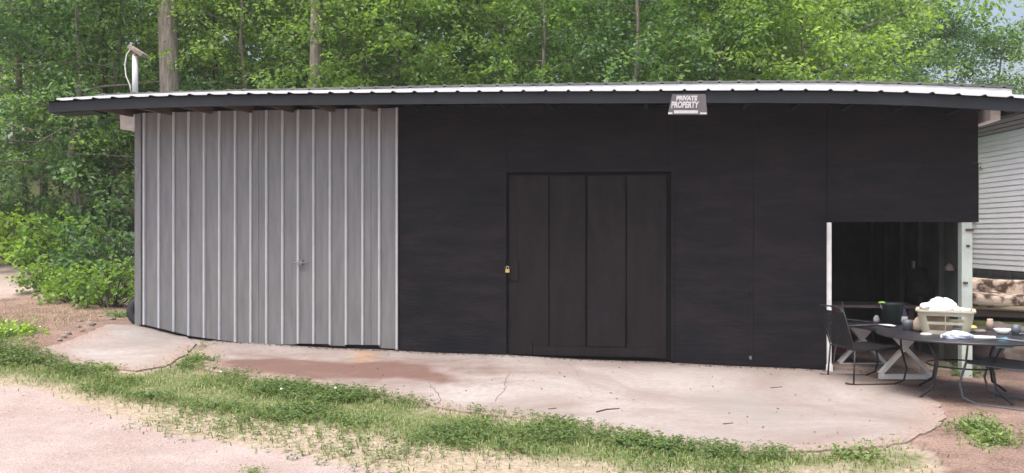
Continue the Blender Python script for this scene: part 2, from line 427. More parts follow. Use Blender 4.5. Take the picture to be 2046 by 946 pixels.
st_orange = stain_poly([(685, 702), (765, 703), (755, 726), (705, 730)])
st_grey = stain_poly([(1330, 790), (1480, 775), (1560, 800), (1640, 850), (1560, 870), (1400, 835)])
st_grey2 = stain_poly([(230, 655), (380, 672), (300, 700), (200, 690)])
def make_slab(name, pts, seed, lift=0.014):
    rng = np.random.default_rng(seed)
    P = [Vector((p.x, p.y)) for p in pts]; dense = []
    for i in range(len(P)):
        a, c = P[i], P[(i + 1) % len(P)]; n = max(1, int((c - a).length / 0.06))
        nrm = Vector((-(c - a).y, (c - a).x)).normalized()
        for k in range(n):
            dense.append(a.lerp(c, k / n) + nrm * float(rng.normal(0, 0.010)))
    nb = len(dense)
    xs, ys = [p.x for p in dense], [p.y for p in dense]
    IX, IY = np.meshgrid(np.arange(min(xs), max(xs), 0.09), np.arange(min(ys), max(ys), 0.09))
    sd_ = poly_sd([type('q', (), {'x': p.x, 'y': p.y}) for p in dense], IX, IY)
    inner = [Vector((float(a), float(c))) for a, c in zip(IX[sd_ > 0.06], IY[sd_ > 0.06])]
    allp = dense + inner
    v2, e2, f2, *_ = geometry.delaunay_2d_cdt(allp, [(i, (i + 1) % nb) for i in range(nb)], [], 1, 1e-5)
    X, Y = np.array([v.x for v in v2]), np.array([v.y for v in v2])
    Z = hgt(X, Y) + lift
    verts = [(x, y, z) for x, y, z in zip(X, Y, Z)]
    faces = [tuple(f) for f in f2]
    # side skirt down into the ground
    cnt = {}
    for f in faces:
        for a, c in zip(f, f[1:] + f[:1]): cnt[(a, c)] = 1
    o = len(verts); low = {}
    for (a, c) in list(cnt):
        if (c, a) not in cnt:
            for q in (a, c):
                if q not in low: low[q] = len(verts); x, y, z = verts[q]; verts.append((x, y, z - 0.09))
            faces.append((c, a, low[a], low[c]))
    me = bpy.data.meshes.new(name); me.from_pydata(verts, [], faces); me.update(); me.materials.append(MATS["concrete"])
    A = np.array(verts); f = lambda p, w: np.clip(0.5 + poly_sd(p, A[:, 0], A[:, 1]) / w, 0, 1)
    r = np.maximum.reduce([f(st_brown, 0.35), f(st_brown2, 0.5) * 0.6, f(st_wash, 0.7) * 0.40]); g = np.maximum(f(st_grey, 0.8), f(st_grey2, 0.8)); bl = f(st_orange, 0.25)
    ca = me.color_attributes.new("stain", 'FLOAT_COLOR', 'POINT')
    dd = poly_sd([type('q', (), {'x': p.x, 'y': p.y}) for p in P], A[:, 0], A[:, 1]); dd = np.where(A[:, 1] > WALL - 0.4, 1.0, dd)
    ca.data.foreach_set("color", np.stack([r, g, bl, np.clip(1 - dd / 0.45, 0, 1)], -1).astype(np.float32).ravel())
    return tag(link(name, me), kind="structure")
front = GP([(400, 710), (397, 730), (420, 745), (520, 757), (640, 775), (760, 790), (880, 818), (1000, 835), (1130, 850), (1240, 872), (1350, 893), (1500, 907), (1640, 905), (1800, 890), (1868, 862), (1890, 838), (1878, 812), (1850, 792), (1790, 772), (1740, 757), (1700, 744)])
xl, xr = onY(420, 690, WALL).x, onY(1672, 740, WALL).x
pad = make_slab("concrete_pad", front + [Vector((xr, WALL + 0.08)), Vector((xl, WALL + 0.08))], 3)
pad2 = make_slab("concrete_pad", GP([(272, 652), (218, 651), (172, 672), (122, 690), (74, 704), (112, 721), (200, 737), (270, 744), (330, 735), (372, 712), (392, 690), (372, 676), (330, 662)]), 5, 0.018)
# cracks across the pad
def crack(pts, w, seed):
    rng = random.Random(seed); P = GP(pts); D = []
    for a, c in zip(P, P[1:]):
        for k in range(5): D.append(a.lerp(c, k / 5) + Vector((rng.gauss(0, .012), rng.gauss(0, .012), 0)))
    mb = MB(); V = []
    for i, p in enumerate(D):
        d = (D[min(i + 1, len(D) - 1)] - D[max(i - 1, 0)]); n = Vector((-d.y, d.x, 0)).normalized() * w * rng.uniform(.4, 1)
        for s in (-1, 1):
            q = p + n * s; V.append((q.x, q.y, float(hgt(q.x, q.y)) + 0.0175))
    mb.add(V, [(2 * i, 2 * i + 1, 2 * i + 3, 2 * i + 2) for i in range(len(D) - 1)])
    mb.build("crack", "crack_dirt", pad)
crack([(850, 752), (858, 770), (872, 790), (884, 812)], 0.0045, 1)
crack([(1018, 745), (1012, 765), (1008, 785), (985, 812)], 0.003, 2)
crack([(1135, 728), (1160, 760), (1190, 800)], 0.0015, 4)

# ------------------------------------------------------------------ shed
SH = Vector((onY(275, 650, WALL).x * 0.5 + onY(1953, 650, WALL).x * 0.5, WALL + 2.0, 0.0))
shed = thing("shed", SH, "long low shed with grey ribbed steel left half and black painted right half", "shed")
def wb(mb, name, material, parent, smooth=False):
    o = mb.build(name, material, parent, smooth)
    if parent.type == 'EMPTY': o.location = -Vector(parent.location)
    return o
X = lambda px, Y=WALL: onY(px, 473, Y).x
Z = lambda px, py, Y=WALL: onY(px, py, Y).z
def curve(pts, Y): return [(p.x, p.z) for p in (onY(x, y, Y) for x, y in pts)]
edge_c = curve([(95, 203), (197, 197), (275, 194), (373, 190.7), (480, 188.3), (675, 186.2), (880, 184.2), (1075, 182.6), (1280, 182), (1400, 181), (1530, 180.6), (1646, 181), (1744, 183), (1841, 186), (1939, 191), (2008, 194.4), (2046, 196.7), (2140, 204)], EAVE - 0.03)
white_c = curve([(190, 193.5), (275, 189.8), (480, 183.2), (675, 179.6), (880, 175), (1075, 172), (1280, 169), (1400, 167), (1530, 166), (1646, 166), (1744, 167.5), (1841, 170), (2022, 177.5)], EAVE + 0.13)
wtop_c = curve([(240, 229), (295, 226), (479, 222), (793, 216.5), (1000, 212), (1280, 210), (1646, 210), (1800, 212), (1953, 218)], WALL)
def cz(c, x): return interp(c, x)
def ribbed(x0, x1, ribs, rw=0.055, rt=0.018, rh=0.019):
    """outline (x, height) of a ribbed sheet"""
    out = [(x0, 0.0)]
    for r in ribs:
        for dx, h in ((-rw / 2, 0), (-rt / 2, rh), (rt / 2, rh), (rw / 2, 0)):
            out.append((min(max(r + dx, x0), x1), h))
    out.append((x1, 0.0)); return out
def fill_x(prof, step=0.25):
    out = []
    for (a, h), (b, k) in zip(prof, prof[1:]):
        n = max(1, int((b - a) / step)); out += [(a + (b - a) * i / n, h + (k - h) * i / n) for i in range(n)]
    return out + [prof[-1]]
# steel sheets of the left half, each sheet its own part
rib_px = [290, 319.5, 349, 379, 410, 440.5, 472, 503, 534, 566, 597, 628, 661, 693, 726, 759]
cuts = [275, 394, 518, 644, 742, 795]
bot_c = curve([(275, 647), (290, 650), (320, 657), (345, 663), (380, 672), (440, 680), (470, 684), (540, 688), (591, 690), (593, 687), (659, 688), (661, 691), (690, 692), (692, 689), (758, 690), (760, 696), (795, 698)], WALL - 0.02)
for i in range(5):
    x0, x1 = X(cuts[i]), X(cuts[i + 1])
    rb = [X(p) for p in rib_px if cuts[i] < p < cuts[i + 1]]
    pr = fill_x(ribbed(x0 + 0.001, x1 - 0.001, rb, 0.044, 0.016, 0.022), 0.08)
    mb = MB(); V = []
    off = 0.004 * (i % 2)
    for x, h in pr:
        V += [(x, WALL - 0.012 - off - h, cz(bot_c, x)), (x, WALL - 0.012 - off - h, cz(wtop_c, x)), (x, WALL + 0.002 - off - h, cz(bot_c, x)), (x, WALL + 0.002 - off - h, cz(wtop_c, x))]
    Fc = []
    for k in range(len(pr) - 1):
        a, b = 4 * k, 4 * k + 4
        Fc += [(a, b, b + 1, a + 1), (a + 2, a + 3, b + 3, b + 2), (a, a + 2, b + 2, b), (a + 1, b + 1, b + 3, a + 3)]
    Fc += [(0, 1, 3, 2), (4 * len(pr) - 4, 4 * len(pr) - 2, 4 * len(pr) - 1, 4 * len(pr) - 3)]
    mb.add(V, Fc); sh = wb(mb, "steel_sheet", "galvanised", shed)
    for r_ in rb:  # rib caps with the sky's reflection put into their colour
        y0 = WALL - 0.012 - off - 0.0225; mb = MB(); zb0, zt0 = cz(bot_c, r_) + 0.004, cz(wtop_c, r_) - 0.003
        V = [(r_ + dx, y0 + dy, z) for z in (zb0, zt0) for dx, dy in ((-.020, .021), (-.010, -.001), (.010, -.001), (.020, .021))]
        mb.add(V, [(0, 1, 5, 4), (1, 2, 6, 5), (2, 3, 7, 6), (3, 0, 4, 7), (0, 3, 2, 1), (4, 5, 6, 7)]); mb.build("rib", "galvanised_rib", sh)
# corner flashing left, white edge between steel and black
mb = MB(); mb.box((X(275) - 0.02, WALL - 0.03, Z(275, 648)), (X(275) + 0.06, WALL - 0.022 + 0.004, cz(wtop_c, X(275)) - 0.01)); wb(mb, "corner_flashing", "galvanised", shed)
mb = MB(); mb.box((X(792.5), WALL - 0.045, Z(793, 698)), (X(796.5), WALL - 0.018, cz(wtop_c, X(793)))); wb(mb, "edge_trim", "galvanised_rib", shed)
# latch bar across the steel
mb = MB(); c = onY(600, 525, WALL - 0.055)
mb.tube([(c.x - 0.09, c.y, c.z), (c.x + 0.09, c.y, c.z - 0.005)], 0.008, 8); mb.box((c.x - 0.02, c.y, c.z - 0.03), (c.x + 0.02, c.y + 0.03, c.z + 0.03))
wb(mb, "latch", "galvanised", shed)
# small bracket low on the steel
# inner lining that closes the left half and dark sill
mb = MB(); mb.box((X(278), WALL + 0.045, -0.1), (X(1653), WALL + 0.065, Z(1000, 214) - 0.02)); 
o = wb(mb, "stud_lining", "inner_dark", shed)

def panel(name, material, TL, TR, BR, BL, proud=0.0, thick=0.02, parent=None):
    P = [onY(*q, WALL) for q in (TL, TR, BR, BL)]
    y0 = WALL - 0.012 - proud; mb = MB()
    V = [(p.x, y0, p.z) for p in P] + [(p.x, y0 + thick, p.z) for p in P]
    mb.add(V, [(3, 2, 1, 0), (4, 5, 6, 7), (0, 1, 5, 4), (1, 2, 6, 5), (2, 3, 7, 6), (3, 0, 4, 7)])
    return wb(mb, name, material, parent or shed)
panel("wall_panel", "black_paint", (797.5, 214), (1012, 210), (1012, 709), (797.5, 700))
panel("wall_panel", "black_paint", (1012.6, 210), (1341, 209), (1341, 343), (1012.6, 345), 0.004)
panel("wall_panel", "black_paint", (1347, 209), (1505, 209), (1505, 731), (1347, 724))
panel("wall_panel", "black_paint", (1505.6, 209), (1654.5, 209), (1654.5, 737), (1505.6, 731), 0.003)
panel("wall_panel", "black_paint", (1657, 209), (1953, 216), (1953, 325.5), (1657, 324.5), 0.006)
panel("wall_panel", "black_paint", (1657, 325), (1954, 326), (1954, 444), (1657, 444), 0.008)
panel("seam_batten", "black_paint", (1652, 209), (1659, 209), (1659, 443), (1652, 443), 0.022)
panel("wall_corner", "black_paint", (1341.2, 209), (1346.8, 209), (1346.8, 726), (1341.2, 726), 0.018)
o = panel("knot_hole", "black_gap", (1494, 583), (1503, 583), (1503, 592), (1494, 592), 0.003, 0.004)
panel("paint_chip", "stone", (1496, 712), (1501, 711), (1502, 718), (1497, 718), 0.0045, 0.004)
# door
door = panel("door", "black_gap", (1013, 345), (1341, 343.5), (1341, 722), (1013, 711), -0.030, 0.02)
def dpart(name, *a, **k): return panel(name, "black_paint_door", *a, parent=door, **k)
dpart("plank", (1021, 351), (1096, 351), (1096, 709), (1021, 708), proud=0.004)
dpart("plank", (1098.5, 352), (1169.5, 351.5), (1169.5, 711), (1098.5, 709), proud=-0.004)
dpart("plank", (1174.5, 352), (1250, 351.5), (1250, 712), (1174.5, 711), proud=0.006)
dpart("plank", (1252.5, 351), (1317.6, 351), (1317.6, 715), (1252.5, 713), proud=0.004)
dpart("plank", (1318, 351), (1331, 351), (1331, 716), (1318, 715), proud=0.006)
dpart("stile", (1019, 352), (1034, 352), (1034, 708), (1019, 707), proud=0.008)
dpart("patch_board", (1216, 375), (1249, 374), (1249, 440), (1216, 440.5), proud=0.014)
dpart("patch_board", (1175.5, 621), (1249, 619), (1249, 692), (1175.5, 692), proud=0.026)
dpart("bottom_rail", (1066, 692), (1314, 695), (1314, 714), (1066, 708.5), proud=0.024)
dpart("patch_board", (1021.5, 682), (1064, 682), (1064, 708), (1021.5, 707), proud=0.020)
hb = dpart("hasp_plate", (972, 519), (1008, 519), (1008, 543), (972, 543), proud=0.012)
dpart("hasp_plate", (1022, 522), (1036, 522), (1036, 560), (1022, 560), proud=0.030)
panel("head_trim", "black_paint", (1012, 338), (1342, 336.5), (1342, 343), (1012, 345), 0.022)
mb = MB(); c = onY(1014, 534, WALL - 0.05); mb.tube([(c.x - 0.035, c.y, c.z), (c.x + 0.035, c.y, c.z)], 0.006, 6); wb(mb, "hasp_staple", "steel_dark", door)
# posts of the opening
mb = MB(); p = onY(1652.5, 445, WALL - 0.04); q = onY(1661, 740, WALL - 0.04)
mb.box((p.x, WALL - 0.05, q.z - 0.03), (q.x, WALL + 0.06, p.z)); mb.box((p.x - 0.012, WALL - 0.06, q.z - 0.04), (q.x + 0.012, WALL - 0.045, q.z + 0.06)); wb(mb, "post", "white_paint", shed)
mb = MB(); p = onY(1921, 445, WALL - 0.04); q = onY(1942, 750, WALL - 0.04)
mb.box((p.x, WALL - 0.05, q.z - 0.06), (q.x, WALL + 0.06, p.z)); post = wb(mb, "post", "mint_post", shed)
for px, py, w in ((1937, 460, 0.035), (1934, 492, 0.014), (1929, 566, 0.02)):
    mb = MB(); c = onY(px, py, WALL - 0.055); mb.box((c.x - w, c.y - 0.012, c.z - 0.012), (c.x + w, c.y + 0.006, c.z + 0.012)); wb(mb, "hinge_stub", "raw_wood", post)
# side, back and inner walls, floor
XR, XLW, YB = X(1936), X(277), 13.4
zt = lambda x, y: cz(edge_c, x) - 0.06 + (y - EAVE) * 0.035
mb = MB(); mb.add([(XR, WALL + .06, -.1), (XR + .05, WALL + .06, -.1), (XR + .05, YB, -.1), (XR, YB, -.1), (XR, WALL + .06, zt(XR, WALL)), (XR + .05, WALL + .06, zt(XR, WALL)), (XR + .05, YB, zt(XR, YB)), (XR, YB, zt(XR, YB))],
                  [(0,3,2,1),(4,5,6,7),(0,1,5,4),(1,2,6,5),(2,3,7,6),(3,0,4,7)]); side_wall = wb(mb, "side_wall", "inner_wall", shed)
mb = MB(); mb.add([(XLW, WALL + .002, -.1), (XLW + .03, WALL + .002, -.1), (XLW + .03, YB, -.1), (XLW, YB, -.1), (XLW, WALL + .002, zt(XLW, WALL)-.05), (XLW + .03, WALL + .002, zt(XLW, WALL)-.05), (XLW + .03, YB, zt(XLW, YB)), (XLW, YB, zt(XLW, YB))],
                  [(0,3,2,1),(4,5,6,7),(0,1,5,4),(1,2,6,5),(2,3,7,6),(3,0,4,7)]); wb(mb, "side_wall", "galvanised", shed)
mb = MB(); mb.box((XLW, YB, -0.2), (XR + 0.05, YB + 0.05, zt(0, YB) + 0.02)); wb(mb, "back_wall", "inner_wall", shed)
mb = MB(); mb.box((X(1100), WALL + 0.07, -0.2), (XR - 0.002, YB - 0.002, Z(1660, 738) + 0.012)); wb(mb, "floor", "concrete", shed)
mb = MB(); mb.box((X(1560), WALL + 0.07, -0.1), (X(1560) + 0.04, YB - 0.01, 2.6)); wb(mb, "partition", "inner_dark", shed)
# wall studs seen inside
for k in range(5):
    y = WALL + 0.75 + k * 0.75; mb = MB(); mb.box((XR - 0.05, y, 0.0), (XR - 0.002, y + 0.04, zt(XR, y) - 0.02)); wb(mb, "stud", "inner_wall", shed)
# roof: fascia, rafters, lower sheets, white spacer boards, upper sheets
x_l, x_r = X(97, EAVE), X(2120, EAVE)
def strip(xa, xb, y0, y1, zb_, zt_, n=60):
    mb = MB(); V = []
    for k in range(n + 1):
        x = xa + (xb - xa) * k / n
        V += [(x, y0, zb_(x)), (x, y0, zt_(x)), (x, y1, zb_(x)), (x, y1, zt_(x))]
    Fc = []
    for k in range(n):
        a, b = 4 * k, 4 * k + 4
        Fc += [(a, b, b + 1, a + 1), (a + 2, a + 3, b + 3, b + 2), (a, a + 2, b + 2, b), (a + 1, b + 1, b + 3, a + 3)]
    Fc += [(0, 1, 3, 2), (4 * n, 4 * n + 2, 4 * n + 3, 4 * n + 1)]
    return mb.add(V, Fc)
ce = lambda x: cz(edge_c, x)
wb(strip(x_l, x_r, EAVE, EAVE + 0.035, lambda x: ce(x) - 0.118, lambda x: ce(x) - 0.006), "fascia", "fascia_dark", shed)
wb(strip(x_l + 0.02, X(2060, EAVE), EAVE + 0.10, EAVE + 0.135, lambda x: ce(x) + 0.004, lambda x: ce(x) + 0.055), "white_batten", "white_trim", shed)
wb(strip(X(192, EAVE + .13), X(2022, EAVE + .13), EAVE + 0.136, EAVE + 0.17, lambda x: ce(x) + 0.01, lambda x: cz(white_c, x)), "white_fascia", "white_trim", shed)
k = 0
xx = X(262)
while xx < X(2060):
    mb = MB(); dark = xx > X(800)
    z0 = ce(xx) - 0.012
    dz = 0.118 if not dark else 0.100
    mb.add([(xx, EAVE + .036, z0 - dz + .02), (xx + .04, EAVE + .036, z0 - dz + .02), (xx + .04, YB, z0 - dz + .15), (xx, YB, z0 - dz + .15),
            (xx, EAVE + .036, z0), (xx + .04, EAVE + .036, z0), (xx + .04, YB, z0 + .15), (xx, YB, z0 + .15)], [(0,3,2,1),(4,5,6,7),(0,1,5,4),(1,2,6,5),(2,3,7,6),(3,0,4,7)])
    wb(mb, "rafter", "fascia_dark" if dark else "raw_wood", shed)
    xx += 0.505
# barge board under the left overhang and the white beam ends
wb(strip(x_l, X(262), EAVE + .036, EAVE + .30, lambda x: ce(x) - 0.125, lambda x: ce(x) - 0.02, 6), "overhang_board", "fascia_dark", shed)
def beam_end(px0, px1, py0, py1, Y):
    a, b = onY(px0, py0, Y), onY(px1, py1, Y)
    mb = MB(); mb.box((a.x, Y, b.z), (b.x, Y + 0.5, a.z)); return wb(mb, "beam_end", "white_paint", shed)
beam_end(240, 274, 229, 257, WALL - 0.015); beam_end(1979, 1999, 213, 240, WALL - 0.15)
def roof_sheet(xa, xb, pitch, y0, y1, zf, material, th=0.006, rh=0.015, slope=0.035):
    rb = []; x = xa + pitch * 0.5
    while x < xb - 0.02: rb.append(x); x += pitch
    pr = fill_x(ribbed(xa, xb, rb, 0.042, 0.018, rh), 0.2); V = []
    for x, h in pr:
        z = zf(x); r = (y1 - y0) * slope
        V += [(x, y0, z + h), (x, y1, z + h + r), (x, y0, z + h - th), (x, y1, z + h + r - th)]
    Fc = []
    for k in range(len(pr) - 1):
        a, b = 4 * k, 4 * k + 4
        Fc += [(a, b, b + 1, a + 1), (a + 2, a + 3, b + 3, b + 2), (a, a + 2, b + 2, b), (a + 1, b + 1, b + 3, a + 3)]
    Fc += [(0, 1, 3, 2), (4 * len(pr) - 4, 4 * len(pr) - 2, 4 * len(pr) - 1, 4 * len(pr) - 3)]
    mb = MB(); mb.add(V, Fc); return wb(mb, "roof_sheet", material, shed)
x = x_l - 0.01; P = 0.2286
x += (X(1310, EAVE - 0.03) - (x + P / 2)) % P
x -= P * 4
while x < x_r:
    xa = max(x, x_l); roof_sheet(xa + 0.0005 if xa > x else x_l, x + 4 * P - 0.0005, P, EAVE - 0.03, YB + 0.25, ce, "roof_dark") if x + 4 * P > x_l + 0.2 else None
    x += 4 * P
x = X(192, EAVE + .13); P2 = 0.187; xe = X(2024, EAVE + .13)
while x < xe - 0.1:
    xb = min(x + 4 * P2, xe); roof_sheet(x + 0.0005, xb - 0.0005, P2, EAVE + 0.12, YB + 0.25, lambda q: cz(white_c, q) + 0.022, "roof_grey", 0.02, 0.010, 0.05); x += 4 * P2

# ------------------------------------------------------------------ trees and bushes
def rand_dirs(rng, n, up=0.0):
    v = rng.normal(size=(n, 3)); v[:, 2] += up
    return v / np.linalg.norm(v, axis=1, keepdims=True)
def foliage(rng, centres, radii, per, size, flat=0.45):
    """leaf sprays: flattened clouds of leaves round each centre, tilted like a branch layer"""
    C, D, Nn, S = [], [], [], []
    for c, r in zip(centres, radii):
        n = max(6, int(per * (r / 0.45) ** 1.6))
        d = rand_dirs(rng, n); rad = rng.uniform(0.15, 1.0, n) ** 0.6
        off = d * rad[:, None] * r; off[:, 2] *= flat
        tilt = rng.normal(0, 0.35, 2)
        off[:, 2] += off[:, 0] * tilt[0] + off[:, 1] * tilt[1]
        out = off.copy(); out[:, 2] *= 0.3
        ax = out + rng.normal(0, 0.25, (n, 3)) * r; ax[:, 2] -= 0.22 * r
        nn = rand_dirs(rng, n, 1.1); nn[:, 0] += tilt[0] * -0.5
        C.append(c + off); D.append(ax + 1e-4); Nn.append(nn); S.append(size * rng.uniform(0.6, 1.3, n))
    return np.concatenate(C), np.concatenate(D), np.concatenate(Nn), np.concatenate(S)
def tree_proto(seed, height, crown_lo, spread, limbs, clumps, per, leaf, trunk_r, leafm, barkm, lean=0.15, clump_r=(0.28, 0.6)):
    rng = np.random.default_rng(seed); r = random.Random(seed)
    tp = [Vector((0, 0, -0.3))]
    for k in range(1, 9):
        t = k / 8; tp.append(Vector((lean * t * height * 0.12 + r.gauss(0, .05), r.gauss(0, .06), t * height * 0.93)))
    rad = [trunk_r * (1.25 if k == 0 else 1) * (1 - 0.82 * k / 8) for k in range(9)]
    mb = MB(); mb.tube(tp, rad, 9)
    cen, cr = [], []
    for i in range(limbs):
        t = (i + r.random()) / limbs
        z = crown_lo + (height * 0.95 - crown_lo) * t
        k = min(7, int(z / (height * 0.93) * 8)); f = z / (height * 0.93) * 8 - k
        b0 = tp[k].lerp(tp[k + 1], min(1, f))
        a = i * 2.39996 + r.uniform(-.4, .4)
        env = spread * (0.55 + 0.45 * math.sin(math.pi * min(1, 0.25 + t * 0.75))) * (1.0 if t < 0.7 else (1.25 - t) / 0.55)
        ln = env * r.uniform(0.6, 1.12)
        rise = r.uniform(-0.05, 0.5) * ln * (0.4 + t)
        pts = []
        for q in range(5):
            s = q / 4
            pts.append(b0 + Vector((math.cos(a) * ln * s, math.sin(a) * ln * s, rise * s - 0.10 * ln * s * s)) + Vector((r.gauss(0, .05), r.gauss(0, .05), r.gauss(0, .04))) * s * 2)
        lr = max(0.012, rad[k] * 0.42)
        mb.tube(pts, [lr * (1 - 0.85 * q / 4) for q in range(5)], 5, False)
        for c in range(clumps):
            s = r.uniform(0.28, 1.05)
            q = min(3, int(s * 4)); p = pts[q].lerp(pts[q + 1], s * 4 - q)
            w = 0.30 * ln * (0.4 + s * 0.5)
            cen.append(np.array(p) + rng.normal(0, 1, 3) * np.array([w, w, 0.12 + 0.1 * ln]))
            cr.append(r.uniform(*clump_r))
    C, D, Nn, S = foliage(rng, cen, cr, per, leaf)
    return mb.mesh("trunk", barkm, True), leaves_mesh("crown", C, D, Nn, S, leafm)
U = [tree_proto(11, 8.0, 1.0, 2.3, 26, 7, 56, 0.105, 0.085, "leaf_mid", "bark_dark"),
     tree_proto(12, 7.2, 0.9, 2.5, 26, 7, 56, 0.11, 0.08, "leaf_lime", "bark_dark"),
     tree_proto(13, 9.0, 1.2, 2.4, 28, 7, 56, 0.10, 0.095, "leaf_cool", "bark"),
     tree_proto(14, 8.4, 0.8, 2.6, 28, 7, 54, 0.105, 0.09, "leaf_mid", "bark")]
T = [tree_proto(21, 17.0, 6.0, 4.0, 34, 9, 44, 0.14, 0.215, "leaf_mid", "bark", 0.1, (0.4, 0.9)),
     tree_proto(22, 16.0, 5.0, 4.2, 34, 9, 44, 0.14, 0.17, "leaf_cool", "bark", -0.2, (0.4, 0.9)),
     tree_proto(23, 18.0, 7.0, 4.0, 34, 9, 44, 0.14, 0.165, "leaf_lime", "bark", 0.25, (0.4, 0.9))]
def put_tree(proto, x, y, rz, s, label, group, name="tree", cat="tree", sz=None):
    t = thing(name, (x, y, float(hgt(x, y)) - 0.05), label, cat, group, rz)
    t.scale = (s, s, sz or s)
    link("trunk", proto[0], t); link("crown", proto[1], t)
    return t
LB_U = "slender young tree with low leafy branches in the wood behind the shed"
GR_U = "young trees in the wood behind the shed"
rt = random.Random(5)
# (photo x, ground distance y, prototype, scale)
under = [(-60, 13.6, 2, .9), (40, 15.5, 2, 1), (150, 14.4, 2, .85), (210, 16.6, 0, 1.0), (235, 15.4, 3, .85), (425, 16.2, 1, .9), (490, 15.6, 3, .8), (520, 17.6, 2, 1.0),
         (685, 17.2, 3, .85), (730, 15.3, 1, .85), (790, 15.6, 1, .95), (840, 18.0, 0, 1.1), (930, 17.2, 0, .95), (1010, 18.8, 2, 1.05), (1090, 16.2, 3, .85), (1190, 17.6, 2, .95), (1270, 16.2, 2, .9), (1350, 18.2, 3, 1.05),
         (1430, 16.0, 0, .85), (1510, 17.4, 1, .95), (1600, 15.9, 1, .9), (1640, 18.6, 3, 1.0), (1680, 19.2, 2, .8), (1790, 23.5, 0, .9), (1890, 25.5, 2, .85), (1990, 26.5, 3, 0.85), (2090, 29, 0, 1.0),
         (90, 19.5, 0, 1.1), (330, 20, 2, 1.1), (580, 20.5, 0, 1.1), (760, 21, 3, 1.15), (1130, 21.5, 0, 1.15), (1420, 21, 2, 1.1)]
for px, y, k, s in under:
    p = onY(px, 473, y)
    if px == 150: rt.random()
    tone = ("mid green", "yellow green", "blue green", "fresh green")[k]
    row = "nearest" if y < 15.9 else ("second" if y < 17.5 else ("third" if y < 20 else "farthest"))
    spot = [n_ for lim, n_ in ((-20, "beyond the left picture edge"), (130, "left of the shed roof"), (300, "by the roof pole"), (480, "above the left of the steel half"), (660, "above the middle of the steel half"), (800, "above the right of the steel half"),
            (1000, "above the black wall left of the door"), (1160, "above the left of the black door"), (1330, "above the right of the black door"), (1480, "above the sign"), (1660, "above the black wall right of the sign"), (1860, "above the open bay"), (9999, "above the right roof corner")) if px < lim][0]
    put_tree(U[k], p.x, y, rt.uniform(0, 6.28), s, f"{tone} young tree, {row} row, {spot}", GR_U)
LB_T = "tall forest tree with high crown far back in the wood behind the shed"
tall = [(-90, 24, 0, 1), (60, 27, 1, .95), (190, 24.5, 2, 1), (480, 25.5, 1, 1), (545, 22.5, 2, .8), (760, 27, 0, 1), (900, 25, 2, .9), (1040, 28, 1, 1), (1180, 26, 0, 1), (1330, 27.5, 1, 1.05), (1460, 25.5, 2, .95), (1590, 27, 0, 1), (1720, 29, 1, 1), 
        (330, 31, 0, 1.1), (640, 32, 1, 1.1), (0, 33, 2, 1.1), (950, 34, 0, 1.1), (1250, 34, 2, 1.1), (1500, 35, 1, 1.1)]
for px, y, k, s in tall:
    p = onY(px, 473, y)
    put_tree(T[k], p.x, y, rt.uniform(0, 6.28), s, LB_T, "tall trees deep in the wood")
TB = [tree_proto(31, 19.0, 11.0, 3.2, 22, 8, 30, 0.14, 0.215, "leaf_mid", "bark", 0.1, (0.4, 0.8)), tree_proto(32, 18.0, 10.5, 3.0, 20, 8, 30, 0.14, 0.135, "leaf_mid", "bark", 0.25, (0.4, 0.8))]
p = onY(338, 473, 14.6); put_tree(TB[0], p.x, p.y, 1.0, 1.0, "thick grey trunk rising near the roof pole, widest trunk in the wood", None)
p = onY(618, 473, 14.8); put_tree(TB[1], p.x, p.y, 0.2, 1.0, "grey leaning trunk above the middle of the steel half of the shed", None)
# far wooded slope that closes the gaps between the trunks
rng = np.random.default_rng(40)
n = 900
fx = rng.uniform(-34, 22, n); fy = rng.uniform(36, 46, n); left = sstep(14, -4, fx)
fz = hgt(fx, fy) + rng.uniform(0, 1, n) * (4.0 + 7.0 * left)
C, D, Nn, S = foliage(rng, np.stack([fx, fy, fz], 1), rng.uniform(0.8, 1.6, n), 14, 0.34, 0.6)
tag(link("far_woods", leaves_mesh("far_woods", C, D, Nn, S, "leaf_mid")), "dense green far woods closing the view behind the trees", "woods", None, "stuff")

def bush_proto(seed, h, w, n, per, leaf, leafm):
    rng = np.random.default_rng(seed); r = random.Random(seed); mb = MB(); cen, cr = [], []
    for i in range(n):
        a = r.uniform(0, 6.283); rr = w * math.sqrt(r.random()); zz = h * (1 - (rr / w) ** 2 * 0.65) * r.uniform(0.35, 1.0)
        tip = Vector((math.cos(a) * rr, math.sin(a) * rr, zz))
        mb.tube([Vector((tip.x * .15, tip.y * .15, -0.05)), Vector((tip.x * .55, tip.y * .55, zz * 0.75)), tip], [0.012, 0.008, 0.003], 4, False)
        cen.append(np.array(tip)); cr.append(r.uniform(0.14, 0.28))
        if r.random() < .6: cen.append(np.array(tip) * np.array([.8, .8, .55])); cr.append(r.uniform(0.15, 0.25))
    C, D, Nn, S = foliage(rng, cen, cr, per, leaf, 0.6)
    C[:, 2] = np.maximum(C[:, 2], 0.02)
    return mb.mesh("stem", "bark_dark"), leaves_mesh("foliage", C, D, Nn, S, leafm, 0.75)
B = [bush_proto(51, 1.1, 0.75, 46, 52, 0.105, "leaf_bush"), bush_proto(52, 0.85, 0.7, 40, 52, 0.10, "leaf_bush"), bush_proto(53, 1.5, 0.85, 55, 55, 0.095, "leaf_cool")]
def put_bush(k, px, y, s, label, group=None, sz=None):
    p = onY(px, 473, y)
    t = thing("bush", (p.x, y, float(hgt(p.x, y)) - 0.02), label, "bush", group, rt.uniform(0, 6.28)); t.scale = (s, s, sz or s)
    link("stem", B[k][0], t); link("foliage", B[k][1], t)
put_bush(0, 222, 11.0, 0.72, "bright green bramble bush against the left end of the steel wall")
put_bush(1, 150, 11.3, 0.72, "low bright green bush in front, second out from the steel wall")
